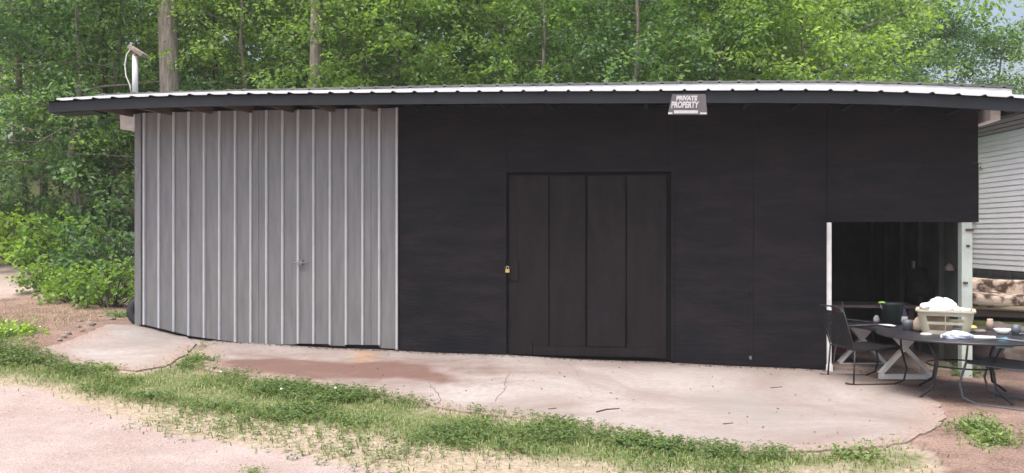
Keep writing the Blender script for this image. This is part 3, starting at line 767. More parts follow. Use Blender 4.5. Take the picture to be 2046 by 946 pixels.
put_bush(1, 90, 11.9, 0.6, "lowest bright green bush at the edge of the bare dirt bank")
put_bush(2, 215, 12.4, 0.95, "tall dark green bush behind the brambles by the steel wall")
put_bush(0, 130, 12.8, 1.0, "broad leafy bush behind the low brambles left of the shed", None)
put_bush(0, 45, 13.3, 0.95, "leafy bush at the left picture edge above the dirt bank")
put_bush(2, 60, 15.0, 1.0, LB := "shaded bush at the foot of the wood left of the shed", "shaded bushes at the foot of the wood")
put_bush(2, 160, 14.6, 1.0, LB, "shaded bushes at the foot of the wood")
put_bush(2, -30, 15.6, 1.0, LB, "shaded bushes at the foot of the wood")

# ------------------------------------------------------------------ things on and round the shed
# roof pole with tilted cap and hanging cable
p = onY(270, 181, EAVE + 0.55)
pole = thing("roof_pole", (p.x, p.y, p.z - 0.1), "white pole with a tilted cap and loose cable above the left end of the roof", "pole")
mb = MB(); mb.tube([(0, 0, -0.02), (0, 0, 0.52)], [0.033, 0.031], 14); mb.build("pole", "white_trim", pole, True)
mb = MB(); rot = Matrix.Rotation(R(32), 3, 'Y')
mb.box((-0.10, -0.06, -0.02), (0.11, 0.06, 0.02), rot, (0.03, 0, 0.555)); mb.box((-0.02, -0.03, -0.05), (0.03, 0.03, -0.02), rot, (0.02, 0, 0.55)); mb.build("cap", "stone", pole)
mb = MB(); mb.tube([(-0.045, 0, 0.04), (-0.06, -0.01, 0.16), (-0.11, -0.01, 0.27), (-0.125, -0.01, 0.40), (-0.105, -0.005, 0.52), (-0.06, 0, 0.585), (-0.03, 0, 0.60)], 0.007, 7); mb.build("cable", "stone_pale", pole, True)

# sign
def text_mesh(s, size, material, width=None, bold=0.004, shear=0.0):
    cu = bpy.data.curves.new("lettering", 'FONT'); cu.body = s; cu.size = size; cu.extrude = 0.001; cu.offset = bold; cu.shear = shear
    cu.align_x = 'CENTER'; cu.align_y = 'CENTER'
    ob = bpy.data.objects.new("lettering", cu); COL.objects.link(ob)
    bpy.context.view_layer.update()
    me = bpy.data.meshes.new_from_object(ob.evaluated_get(bpy.context.evaluated_depsgraph_get()))
    bpy.data.objects.remove(ob)
    xs = [v.co.x for v in me.vertices]; w = max(xs) - min(xs)
    if width:
        for v in me.vertices: v.co.x *= width / w
    me.materials.clear(); me.materials.append(MATS[material]); return me
p = onY(1374, 209, EAVE - 0.05)
sign = thing("sign", p, "small black sign reading PRIVATE PROPERTY in white capitals on the fascia", "sign", rotz=0)
sign.rotation_euler = (R(-10), R(1.5), 0)
mb = MB(); mb.add([(-.150, 0, .105), (.170, 0, .105), (.190, 0, -.105), (-.190, 0, -.105), (-.150, .008, .105), (.170, .008, .105), (.190, .008, -.105), (-.190, .008, -.105)],
                  [(3,2,1,0),(4,5,6,7),(0,1,5,4),(1,2,6,5),(2,3,7,6),(3,0,4,7)]); mb.build("plate", "sign_black", sign)
def letters(s, size, x, z, w, shear=0.0):
    o = link("lettering", text_mesh(s, size, "sign_white", w, 0.004, shear), sign); o.location = (x, -0.004, z); o.rotation_euler = (R(90), 0, 0)
letters("PRIVATE", 0.062, -0.012, 0.060, 0.205, 0.1); letters("PROPERTY", 0.085, -0.030, -0.008, 0.27, 0.15)
mb = MB(); mb.box((-.13, -.004, -.093), (.10, -.0005, -.062)); mb.build("white_bar", "sign_white", sign)
for a, b in ((-.185, -.145), (.12, .182)):
    mb = MB(); mb.box((a, -.003, -.100), (b, -.0005, -.082)); mb.build("corner_mark", "sign_white", sign)

# padlock
p = onY(1014, 538, WALL - 0.07)
lock = thing("padlock", (p.x, p.y, p.z - 0.03), "small brass padlock hanging on the hasp of the black door", "padlock")
mb = MB(); mb.box((-.022, -.010, -.008), (.022, .010, .030)); mb.build("body", "brass", lock)
mb = MB(); mb.tube([(-.014, 0, .028)] + [(-.014 * math.cos(a), 0, .045 + .016 * math.sin(a)) for a in np.linspace(0, math.pi, 7)] + [(.014, 0, .028)], .0045, 6); mb.build("shackle", "steel_zinc", lock, True)

# old tyre standing behind the steel corner
p = onY(288, 612, WALL + 0.20); g = float(hgt(p.x, p.y))
tyre = thing("tyre", (p.x - 0.02, p.y, g), "dark worn tyre standing on edge beside the left corner of the steel wall", "tyre", rotz=R(12))
TS = .58
prof = [(.155, -.085), (.165, -.10), (.24, -.108), (.295, -.085), (.31, -.05), (.31, .05), (.295, .085), (.24, .108), (.165, .10), (.155, .085)]
mb = MB(); n = 36; V = []; Fc = []
for k in range(n):
    a = 2 * math.pi * k / n
    for r_, w in prof: V.append((TS * r_ * math.cos(a), TS * w, TS * (.30 + r_ * math.sin(a))))
m_ = len(prof)
for k in range(n):
    for j in range(m_):
        Fc.append((k * m_ + j, k * m_ + (j + 1) % m_, ((k + 1) % n) * m_ + (j + 1) % m_, ((k + 1) % n) * m_ + j))
mb.add(V, Fc); mb.build("rubber_ring", "rubber", tyre, True)
mb = MB(); V = []; Fc = []
for k in range(0, 72):
    a = 2 * math.pi * k / 72
    mb.box((TS * .305, -.075 * TS, -.004), (TS * .318, .075 * TS, .004), Matrix.Rotation(-a, 3, 'Y'), (0, 0, TS * .30))
tag(mb.build("tread", "rubber", tyre), kind="stuff")

# stones and rubble beside the small pad
def stone_mesh(seed, sx, sy, sz, material):
    bm = bmesh.new(); bmesh.ops.create_icosphere(bm, subdivisions=2, radius=1.0); r = random.Random(seed)
    ph = [r.uniform(0, 6) for _ in range(6)]
    for v in bm.verts:
        f = 1 + .18 * math.sin(v.co.x * 3 + ph[0]) * math.cos(v.co.y * 2.5 + ph[1]) + .12 * math.sin(v.co.z * 4 + ph[2]) + r.uniform(-.06, .06)
        v.co = Vector((v.co.x * sx, v.co.y * sy, max(v.co.z, -.5) * sz)) * f
    me = bpy.data.meshes.new("stone"); bm.to_mesh(me); bm.free(); me.materials.append(MATS[material]); return me
rs = random.Random(8)
def put_stone(px, py, s, material, label, group=None, lift=0.0):
    p = ong(px, py); seed = int(px * 7 + py)
    o = link("stone", stone_mesh(seed, s, s * .75, s * .55, material), None, (p.x, p.y, p.z + s * .2 + lift), seed % 6)
    return tag(o, label, "stone", group)
put_stone(262, 633, .045, "stone_pale", "white stone beside the tyre, farther from the wall corner")
put_stone(285, 648, .032, "stone_pale", "small white stone at the foot of the first steel rib", None, .02)
LBR = "broken brown rubble stone along the back edge of the small concrete pad"
for k, (px, py, s) in enumerate([(135, 668, .10), (150, 660, .08), (166, 655, .09), (182, 651, .07), (195, 645, .10), (208, 640, .06), (122, 676, .07), (146, 672, .06), (176, 660, .06), (156, 645, .07), (225, 637, .06), (112, 664, .06)]):
    put_stone(px + rs.uniform(-14, 14), py + rs.uniform(-7, 7), s * rs.uniform(.35, .8), "stone", LBR, "rubble along the pad")
put_stone(456, 681, .06, "rubber", "dark scrap lump against the foot of the steel wall", None, .02)["category"] = "scrap"

# litter on the pad
def stick(pts, rad, label):
    P = GP(pts); o = thing("stick", P[0], label, "stick"); mb = MB()
    mb.tube([Vector((q.x, q.y, float(hgt(q.x, q.y)) + 0.014 + rad * .6)) - P[0] for q in P], [rad, rad * .9, rad * .5][:len(P)], 6); mb.build("wood", "twig", o)
stick([(1192, 828), (1212, 823), (1238, 821)], .007, "longest dark stick lying on the pad in front of the door")
stick([(1095, 822), (1112, 820)], .004, "small dark twig on the pad, left of the longest stick")
stick([(1118, 842), (1130, 835)], .005, "small dark twig at the grassy edge of the pad")
stick([(1540, 779), (1562, 777)], .004, "small dark twig on the pad near the white post")
stick([(1445, 852), (1465, 850)], .004, "small dark twig on the grey stained part of the pad")
rng = np.random.default_rng(9)
n = 240; pxs, pys = rng.uniform(250, 1880, n), rng.uniform(700, 900, n); C = []
for a, b in zip(pxs, pys):
    if b < 735 + (a - 400) * .115 and b > 700 + (a - 700) * .04: q = ong(a, b); C.append((q.x, q.y, q.z + .022))
for k in range(700):
    a = rng.uniform(X(430), X(1650)); b = WALL - .06 - abs(rng.normal(0, .05)); C.append((a, b, float(hgt(a, b)) + .02))
C = np.array(C); m_ = len(C)
tag(link("leaf_litter", leaves_mesh("leaf_litter", C, rand_dirs(rng, m_) * np.array([1, 1, .1]), rand_dirs(rng, m_, 4), rng.uniform(.012, .03, m_), "leaf_dead")), "scattered dead leaf bits on the concrete pad", "litter", None, "stuff")

# ------------------------------------------------------------------ grass, weeds, pebbles
rng = np.random.default_rng(77)
def scatter(poly, dens, soft):
    xs, ys = [p.x for p in poly], [p.y for p in poly]
    x0, x1, y0, y1 = max(min(xs), -9.5), min(max(xs), 7), max(min(ys), 3.0), max(ys)
    n = int((x1 - x0 + 2 * soft) * (y1 - y0 + 2 * soft) * dens)
    x, y = rng.uniform(x0 - soft, x1 + soft, n), rng.uniform(y0 - soft, y1 + soft, n)
    s = poly_sd(poly, x, y); 
    patch = np.sin(x * 2.1 + 1.7 * np.sin(y * 1.9)) * np.cos(y * 2.6 + 1.3 * np.sin(x * 1.4)) + .5 * np.sin(x * 5.3 + y * 4.1) * np.cos(x * 3.7 - y * 6.0)
    keep = rng.uniform(0, 1, n) < np.clip(.5 + s / soft, 0, 1) * np.clip(.50 + .42 * patch, .05, 1)
    return x[keep], y[keep], np.clip(.5 + s[keep] / soft, 0, 1), patch[keep]
def blades(x, y, hmin, hmax, w):
    n = len(x); z = hgt(x, y); a = rng.uniform(0, 6.283, n); h = rng.uniform(hmin, hmax, n); ln = rng.uniform(.4, 1.5, n) * h
    d = np.stack([np.cos(a), np.sin(a)], 1); s = np.stack([-d[:, 1], d[:, 0]], 1); w = w * rng.uniform(.6, 1.3, n)
    b = np.stack([x, y, z], 1)
    v0, v1 = b.copy(), b.copy(); v0[:, :2] -= s * w[:, None]; v1[:, :2] += s * w[:, None]
    m0, m1 = b.copy(), b.copy()
    m0[:, :2] += d * (ln * .3)[:, None] - s * w[:, None] * .8; m1[:, :2] += d * (ln * .3)[:, None] + s * w[:, None] * .8
    m0[:, 2] += h * .6; m1[:, 2] += h * .6
    t = b.copy(); t[:, :2] += d * ln[:, None]; t[:, 2] += h * .95
    V = np.stack([v0, v1, m1, m0, t], 1).reshape(-1, 3); i = np.arange(n) * 5
    Tt = np.stack([np.stack([i, i + 1, i + 2], 1), np.stack([i, i + 2, i + 3], 1), np.stack([i + 3, i + 2, i + 4], 1)], 1).reshape(-1, 3)
    return V, Tt
gx_, gy_, gk = [], [], []
for poly, dens, soft in ((grass_poly, 900, .35), (green_poly, 5200, .35), (grass_b, 1900, .3), (grass_c, 2200, .4), (grass_d, 2200, .25)):
    a, b, c, d = scatter(poly, dens, soft); gx_.append(a); gy_.append(b); gk.append(d)
gx_, gy_, gk = np.concatenate(gx_), np.concatenate(gy_), np.concatenate(gk)
V, Tt = blades(gx_, gy_, .015, .05, .0035)
tag(link("grass", np_mesh("grass", V, Tt, "leaf_grass")), "short patchy green grass along the edge of the pad", "grass", None, "stuff")
a, b, c, d = scatter(grass_e, 1600, .3); gx2, gy2 = a, b
sel = rng.uniform(0, 1, len(gx_)) < .30
V, Tt = blades(np.concatenate([gx_[sel] + rng.normal(0, .15, sel.sum()), gx2]), np.concatenate([gy_[sel] + rng.normal(0, .12, sel.sum()), gy2]), .01, .035, .003)
tag(link("dry_grass", np_mesh("dry_grass", V, Tt, "leaf_straw")), "dry straw coloured grass between the green", "grass", None, "stuff")
# clover: three small leaves on short stalks
sel = rng.uniform(0, 1, len(gx_)) < .42 * np.clip(gk + .5, 0, 1)
cx, cy = gx_[sel], gy_[sel]; n = len(cx); C, D = [], []
for k in range(3):
    a = rng.uniform(0, .5, n) + k * 2.094
    C.append(np.stack([cx + .012 * np.cos(a), cy + .012 * np.sin(a), hgt(cx, cy) + rng.uniform(.02, .06, n)], 1)); D.append(np.stack([np.cos(a), np.sin(a), np.zeros(n)], 1))
C, D = np.concatenate(C), np.concatenate(D)
tag(link("clover", leaves_mesh("clover", C, D, rand_dirs(rng, len(C), 4), rng.uniform(.016, .030, len(C)), "leaf_grass", .9)), "small clover leaves spread through the grass", "clover", None, "stuff")
sel = rng.uniform(0, 1, n) < .0012
fx_, fy_ = cx[sel], cy[sel]; mb = MB()
for a, b in zip(fx_, fy_):
    z = float(hgt(a, b)) + random.uniform(.05, .085)
    mb.lathe([(.0, -.008), (.010, -.004), (.012, .003), (.006, .010), (0, .011)], (a, b, z), 6); mb.bar((a, b, z - .06), (a, b, z), .002, .002)
tag(mb.build("clover_flowers", "flower"), "tiny white clover flower heads dotted through the grass", "flowers", None, "stuff")
# broad leaved weeds
def weed(px, py, s, n, label, m="leaf_grass"):
    p = ong(px, py); r = np.random.default_rng(int(px)); a = r.uniform(0, 6.283, n); el = r.uniform(.2, 1.1, n); ln = s * r.uniform(.6, 1.2, n)
    D = np.stack([np.cos(a) * np.cos(el), np.sin(a) * np.cos(el), np.sin(el)], 1)
    n *= 7; a = r.uniform(0, 6.283, n); el = r.uniform(-.2, .9, n); ln = s * r.uniform(.16, .36, n)
    D = np.stack([np.cos(a) * np.cos(el), np.sin(a) * np.cos(el), np.sin(el)], 1)
    t = thing("weed", (p.x, p.y, p.z), label, "weed")
    C = D * (s * r.uniform(.1, .6, n))[:, None] + r.normal(0, s * .38, (n, 3)) * np.array([1.3, 1, .25]); Nn = np.stack([-np.cos(a) * np.sin(el), -np.sin(a) * np.sin(el), np.cos(el)], 1)
    C[:, 2] = np.abs(C[:, 2]) + .01
    link("leaves", leaves_mesh("leaves", C, D, Nn + r.normal(0, .35, (n, 3)), ln, m, .55), t)
    mb = MB(); 
    for k in range(min(n, 8)): mb.tube([(0, 0, -.01), tuple(D[k] * s * .5)], [.004, .002], 4, False)
    mb.build("stem", "leaf_grass", t)
weed(1295, 890, .13, 16, "broad leaved green weed at the pad edge below the right side of the door")
weed(1265, 884, .10, 12, "smaller broad leaved weed just left of the largest pad edge weed")
weed(1705, 915, .15, 18, "upright leafy weed in the grass below the white post")
weed(1082, 850, .13, 8, "pair of upright dock leaves at the pad edge below the door")
weed(1130, 856, .10, 8, "low dock leaves at the pad edge, left of the broad leaved weeds")
weed(395, 722, .14, 26, "weed clump growing in the gap between the two concrete pads")
weed(372, 735, .10, 18, "low weeds below the clump in the gap between the pads")
weed(1960, 865, .18, 26, "leafy weed patch on the bare soil in front of the table")
weed(1985, 885, .15, 20, "low spreading weed right of the leafy patch on the soil")
weed(1940, 855, .12, 16, "small weed at the left of the leafy patch on the soil")
weed(1925, 748, .22, 22, "green weed growing against the foot of the mint post", "leaf_cool")
weed(240, 634, .16, 24, "low green weeds at the foot of the brambles beside the tyre", "leaf_cool")
weed(210, 742, .13, 22, "green weed tuft at the front edge of the small concrete pad")
weed(20, 668, .25, 40, "green weed patch at the left picture edge", "leaf_bush")
weed(505, 945, .07, 12, "small weed at the bottom edge of the grass beside the drive")
# pebbles on the drive
n = 1500; x, y = rng.uniform(-7, 1.5, n), rng.uniform(3.2, 8.5, n)
s = poly_sd(grass_poly, x, y); ok = (s < .05) & (y < 8) & ((y - 4) < -(x + .3) * .62 + .6); x, y = x[ok], y[ok]; mb = MB()
ico = bmesh.new(); bmesh.ops.create_icosphere(ico, subdivisions=1, radius=1); iv = [v.co.copy() for v in ico.verts]; fi = [tuple(v.index for v in f.verts) for f in ico.faces]; ico.free()
for a, b in zip(x, y):
    r_ = random.uniform(.003, .010); q = Matrix.Rotation(random.uniform(0, 6), 3, 'Z'); z = float(hgt(a, b))
    mb.add([q @ Vector((v.x * r_ * 1.3, v.y * r_, v.z * r_ * .6)) + Vector((a, b, z + r_ * .2)) for v in iv], fi)
tag(mb.build("pebbles", "pebble"), "fine pebbles scattered over the pinkish drive", "pebbles", None, "stuff")

# ------------------------------------------------------------------ neighbouring house
A = atD(1948, 473, 16.2); Bp = atD(2046, 473, 14.6)
dv = (Bp - A); dv.z = 0; dv.normalize(); nv = Vector((-dv.y, dv.x, 0))        # dv runs towards the camera, nv into the house
if nv.x < 0: nv = -nv
house = thing("house", (A.x, A.y, 0), "pale lavender clapboard house side on a dark block base at the right edge", "house")
def hpt(s, off, z): return dv * s + nv * off + Vector((0, 0, z))
def hbox(mb, s0, s1, o0, o1, z0, z1):
    V = [hpt(s, o, z) for z in (z0, z1) for (s, o) in ((s0, o0), (s1, o0), (s1, o1), (s0, o1))]
    return mb.add(V, [(0,3,2,1),(4,5,6,7),(0,1,5,4),(1,2,6,5),(2,3,7,6),(3,0,4,7)])
hbox(MB(), -4, 6, .0, .05, 0, 1)
mb = hbox(MB(), -4, 5.5, .05, 6, -.3, 3.62); mb.build("wall_core", "siding", house)
bm_b = hbox(MB(), -4, 5.5, -.03, .045, -.3, .79); base_ob = bm_b.build("base", "black_gap", house)
for row in range(6):
    z0 = .20 + row * .098
    for k in range(22):
        s0 = -1.6 + k * .2 + (row % 2) * .1
        hbox(MB(), s0, s0 + .19, -.042, -.028, z0, z0 + .09).build("brick", "brick_dark", base_ob)
z0 = .80; k = 0
while z0 < 3.6:
    mb = MB(); zt_ = z0 + .094
    V = [hpt(s, o, z) for (s) in (-4, 5.5) for (o, z) in ((-.013, z0), (-.003, zt_ + .006), (.048, zt_ + .006), (.048, z0))]
    mb.add(V, [(0, 1, 2, 3), (7, 6, 5, 4), (0, 4, 5, 1), (1, 5, 6, 2), (2, 6, 7, 3), (3, 7, 4, 0)]); mb.build("clapboard", "siding", house)
    z0 += .094; k += 1
mb = MB(); V = [hpt(s, o, z) for s in (-4.2, 5.7) for (o, z) in ((-.35, 3.60), (-.35, 3.70), (6.2, 4.6), (6.2, 4.5))]
mb.add(V, [(0, 1, 2, 3), (7, 6, 5, 4), (0, 4, 5, 1), (1, 5, 6, 2), (2, 6, 7, 3), (3, 7, 4, 0)]); mb.build("roof", "roof_grey", house)

# ------------------------------------------------------------------ patio things at the open end
def at_ground(px, depth):
    p = atD(px, 473, depth); return Vector((p.x, p.y, float(hgt(p.x, p.y))))
def view_rot(px): return YAW - math.atan((px - CX) / F)      # z rotation that turns +Y away from the camera
# round metal table
c = at_ground(1925, 7.6); TZ = .535
tb = thing("round_table", c, "round dark metal patio table holding the laundry basket", "table")
h = TZ - c.z
mb = MB(); mb.lathe([(0, h - .022), (.70, h - .022), (.705, h - .012), (.70, h), (0, h)], n=56); mb.build("table_top", "table_top_dark", tb)
mb = MB(); mb.tube([(.708 * math.cos(a), .708 * math.sin(a), h - .014) for a in np.linspace(0, 2 * math.pi, 57)], .012, 8, False); mb.build("rim", "steel_dark", tb, True)
for k in range(4):
    a = k * math.pi / 2 + .5; ca, sa = math.cos(a), math.sin(a); mb = MB()
    mb.tube([(.42 * ca, .42 * sa, h - .02), (.30 * ca, .30 * sa, h * .55), (.34 * ca, .34 * sa, h * .2), (.50 * ca, .50 * sa, .012)], .011, 7); mb.build("leg", "steel_dark", tb, True)
mb = MB(); mb.tube([(.30 * math.cos(a), .30 * math.sin(a), h * .5) for a in np.linspace(0, 2 * math.pi, 25)], .007, 6, False); mb.build("brace_ring", "steel_dark", tb, True)

# trestle table with white crossed legs
f1, f2 = at_ground(1808, 8.42), at_ground(1722, 9.18)
f1.z = f2.z = float(hgt(f1.x, f1.y)) + .005
tr = thing("trestle_table", f1, "low dark topped table on white crossed trestle legs at the open bay", "table")
ax = (f2 - f1); ln = ax.length; ax.normalize(); sdv = RGT.copy()
def frame(o):
    mb = MB(); W = lambda s, z: o + sdv * s + Vector((0, 0, z))
    fr = mb.bar(W(-.255, .03), W(.255, .03), .05, .045).build("foot_bar", "white_paint", tr)
    for s in (-1, 1):
        MB().bar(W(-.235 * s, .055), W(.125 * s, .44), .035, .062, up=tuple(FWD)).build("leg", "white_paint", tr).location = ax * (.02 * s)
    MB().bar(W(-.15, .455), W(.15, .455), .05, .04).build("top_bar", "white_paint", tr)
    mb = MB(); mb.add([tuple(W(-.085, .434) - FWD * .03), tuple(W(.085, .434) - FWD * .03), tuple(W(0, .31) - FWD * .03), tuple(W(-.085, .434)), tuple(W(.085, .434)), tuple(W(0, .31))], [(2, 1, 0), (3, 4, 5), (0, 1, 4, 3), (1, 2, 5, 4), (2, 0, 3, 5)]); mb.build("gusset", "white_paint", tr)
frame(Vector((0, 0, 0))); frame(ax * ln)
for k in range(5):
    o = sdv * (-.24 + k * .12); q = Vector((0, 0, .489))
    MB().bar(o - ax * .12 + q, o + ax * (ln + .15) + q, .114, .024).build("plank", "table_top_dark", tr)

# wire mesh patio chairs
def chair(loc, rz, material, label):
    t = thing("patio_chair", loc, label, "chair", "wire mesh patio chairs", rz)
    sx, sy, sh = .24, .23, .33
    def grid(o, u, v, nu, nv_, name):
        mb = MB()
        for i in range(nu + 1): mb.bar(o + u * (i / nu), o + u * (i / nu) + v, .0055, .0035, up=tuple(u.cross(v).normalized()))
        for j in range(nv_ + 1): mb.bar(o + v * (j / nv_), o + v * (j / nv_) + u, .0055, .0035, up=tuple(u.cross(v).normalized()))
        tag(mb.build(name, material, t), kind="stuff")
    grid(Vector((-sx, -sy, sh)), Vector((2 * sx, 0, 0)), Vector((0, 2 * sy, .02)), 34, 34, "seat_mesh")
    grid(Vector((-sx, -sy, sh + .02)), Vector((2 * sx, 0, 0)), Vector((0, -.10, .34)), 34, 26, "back_mesh")
    for s in (-1, 1):
        x = s * (sx + .012); mb = MB()
        mb.tube([(x, sy, sh + .02), (x, -sy, sh), (x, -sy - .11, sh + .37), (x * .8, -sy - .12, sh + .40), (0, -sy - .125, sh + .41)], .0085, 7); mb.build("side_frame", material, t, True)
        mb = MB(); mb.tube([(x, sy, sh + .02), (x * 1.03, sy + .05, sh * .5), (x * 1.05, sy + .02, .05), (x * 1.05, sy - .08, .012), (x * 1.05, -sy, .012), (x * 1.05, -sy - .10, .03)], .010, 7); mb.build("leg", material, t, True)
        mb = MB(); mb.tube([(x, -sy, sh), (x * 1.05, -sy - .02, .02)], .009, 6); mb.build("rear_leg", material, t, True)
        mb = MB(); mb.tube([(x, -sy - .07, sh + .24), (x * 1.12, -.05, sh + .25), (x * 1.12, sy - .03, sh + .22), (x, sy, sh + .03)], .010, 7); mb.build("armrest", material, t, True)
    mb = MB(); mb.tube([(-sx, sy, sh + .02), (0, sy + .01, sh + .015), (sx, sy, sh + .02)], .010, 7); mb.build("front_rail", material, t, True)
    return t
chair(at_ground(1728, 8.35), view_rot(1738) - R(62), "mesh_dark", "dark wire mesh patio chair left of the round table, in front of the opening")
chair(at_ground(2012, 7.25), view_rot(2012) + R(70), "mesh_grey", "grey blue wire mesh patio chair at the right picture edge")

# laundry basket with a white bundle
bp = atD(1889, 655, 7.62); bp.z = TZ
bk = thing("laundry_basket", bp, "beige plastic laundry basket on the round table", "basket", rotz=view_rot(1889))
def rrect(w, d, z, n=8, r=.06):
    out = []
    for cx_, cy_, a0 in ((w - r, d - r, 0), (-w + r, d - r, 90), (-w + r, -d + r, 180), (w - r, -d + r, 270)):
        for k in range(n): a = R(a0 + 90 * k / (n - 1)); out.append(Vector((cx_ + r * math.cos(a), cy_ + r * math.sin(a), z)))
    return out
def band(z0, z1, e0, e1, th, name):
    a, b = rrect(.185 + e0, .14 + e0, z0), rrect(.185 + e1, .14 + e1, z1); a2, b2 = rrect(.185 + e0 - th, .14 + e0 - th, z0), rrect(.185 + e1 - th, .14 + e1 - th, z1)
    n = len(a); mb = MB(); V = a + b + a2 + b2; Fc = []
    for i in range(n):
        j = (i + 1) % n; Fc += [(i, j, n + j, n + i), (2 * n + j, 2 * n + i, 3 * n + i, 3 * n + j), (n + i, n + j, 3 * n + j, 3 * n + i), (j, i, 2 * n + i, 2 * n + j)]
    mb.add(V, Fc); return mb.build(name, "basket", bk)
mb = MB(); mb.add(rrect(.183, .138, .003), [tuple(range(31, -1, -1))]); mb.add(rrect(.183, .138, .008), [tuple(range(32))]); mb.build("bottom", "basket", bk)
band(.0, .035, 0, .005, .006, "lower_band"); band(.088, .112, .017, .021, .006, "middle_band"); band(.165, .205, .034, .042, .007, "upper_band"); rim = band(.20, .215, .055, .055, .03, "rim")
lo, hi = rrect(.188, .143, .03, 8), rrect(.220, .175, .175, 8); mb = MB()
for k in range(64):
    i = k / 2; a, b = lo[int(i) % 32].lerp(lo[(int(i) + 1) % 32], i % 1), hi[int(i) % 32].lerp(hi[(int(i) + 1) % 32], i % 1)
    mb.bar(a, b, .007, .005)
tag(mb.build("slats", "basket", bk), kind="stuff")
def crumple(name, material, loc, sx, sy, sz, seed, rz=0.0, amp=.35, sub=4, label=None, cat=None):
    bm = bmesh.new(); bmesh.ops.create_icosphere(bm, subdivisions=sub, radius=1.0); r = random.Random(seed)
    W = [(Vector((r.gauss(0, 1), r.gauss(0, 1), r.gauss(0, 1))) * r.uniform(1.5, 6.0), r.uniform(0, 6.28), r.uniform(.3, 1)) for _ in range(9)]
    for v in bm.verts:
        f = sum(abs(math.sin(v.co.dot(w) + ph)) * a for w, ph, a in W) / 4.0 - .6
        c_ = v.co * (1 + amp * f); v.co = Vector((c_.x * sx, c_.y * sy, max(c_.z, -.35) * sz + .35 * sz))
    me = bpy.data.meshes.new(name); bm.to_mesh(me); bm.free(); me.materials.append(MATS[material]); me.shade_smooth()
    o = link(name, me, None, loc, rz); return tag(o, label, cat)
q = atD(1882, 612, 7.62); crumple("cloth_bundle", "cloth_white", (q.x, q.y, TZ + .175), .125, .10, .085, 3, .4, .75, 5, "bright white cloth bundle heaped in the laundry basket", "cloth")
q = atD(1922, 613, 7.60); o = crumple("folded_cloth", "cloth_white", (q.x, q.y, TZ + .20), .06, .07, .02, 8, .2, .3, 3, "small white folded cloth at the right rim of the basket", "cloth")
q = atD(1868, 615, 7.75); crumple("cloth_heap", "tan", (q.x - .02, q.y, TZ + .01), .16, .12, .12, 12, .1, .3, 3, "tan clothes filling the laundry basket under the white bundle", "clothes")
# things on the round table
def on_table(px, py, z=TZ): 
    d = ray(px, py); return EYE + d * ((z - EYE.z) / d.z)
crumple("plastic_bag", "cloth_blue", on_table(1913, 676), .115, .06, .04, 21, .3, .5, 4, "crumpled pale blue plastic bag at the front of the round table", "bag")
q = on_table(1963, 675); mb = MB(); mb.box((-.10, -.055, 0), (.10, .055, .006)); mb.box((-.098, -.053, .006), (.098, .053, .012)); tag(link("paper_pad", mb.mesh("paper_pad", "paper"), None, q, view_rot(1963) + .05), "white paper pad on the round table right of the blue bag", "paper")
q = on_table(1850, 669); mb = MB(); mb.box((-.04, -.022, 0), (.04, .022, .010)); mb.box((-.036, -.018, .010), (.036, .018, .013)); tag(link("card_box", mb.mesh("card_box", "paper"), None, q, .25), "tiny white card box on the left part of the round table", "box")
crumple("snack_wrapper", "orange", on_table(1836, 658), .045, .03, .016, 31, .1, .4, 3, "orange snack wrapper on the left part of the round table", "wrapper")
crumple("sponge", "yellow", on_table(1944, 657), .035, .03, .022, 33, .5, .25, 3, "yellow lump beside the basket on the round table", "sponge")
q = on_table(2004, 668); mb = MB(); mb.lathe([(0, .004), (.035, .004), (.07, .045), (.075, .046), (.04, 0), (0, 0)], n=24); tag(link("bowl", mb.mesh("bowl", "cloth_white", True), None, q), "white bowl on the right part of the round table", "bowl")
crumple("blue_bag", "teal", on_table(2006, 681) + Vector((0, 0, -.06)), .07, .03, .06, 36, .3, .4, 4, "teal plastic bag hanging at the front edge of the round table", "bag")
q = on_table(1814, 661); mb = MB(); mb.lathe([(0, 0), (.042, 0), (.050, .07), (.048, .095), (.035, .10), (0, .10)], n=20); tag(link("mug", mb.mesh("mug", "mesh_grey", True), None, q), "dark grey lidded mug at the left edge of the round table", "mug")
q = on_table(1868, 664); mb = MB(); mb.box((-.035, -.07, 0), (.035, .07, .008)); mb.box((-.031, -.064, .008), (.031, .064, .010)); tag(link("phone", mb.mesh("phone", "bottle_blue"), None, q, 1.2), "dark flat phone lying in front of the basket on the round table", "phone")
crumple("napkin", "cloth_white", on_table(1885, 663), .05, .035, .018, 71, .5, .5, 3, "small crumpled white napkin between the phone and the blue bag", "napkin")
crumple("dark_glove", "bottle_blue", on_table(1903, 660), .075, .03, .02, 72, .2, .5, 3, "dark blue glove under the front rim of the basket", "glove")
q = on_table(1978, 659); mb = MB(); mb.lathe([(0, 0), (.03, 0), (.032, .07), (.024, .085), (.024, .10), (0, .10)], n=18); tag(link("jar", mb.mesh("jar", "tan", True), None, q), "small tan jar at the back of the round table", "jar")
q = on_table(2030, 670); mb = MB(); mb.lathe([(0, 0), (.034, 0), (.04, .09), (.037, .09), (.031, .006), (0, .006)], n=18); tag(link("cup", mb.mesh("cup", "mesh_grey", True), None, q), "grey open cup at the right end of the round table", "cup")
crumple("grey_rag", "stone", on_table(1955, 664), .06, .03, .018, 73, .1, .5, 3, "small brown grey rag behind the paper pad", "rag")
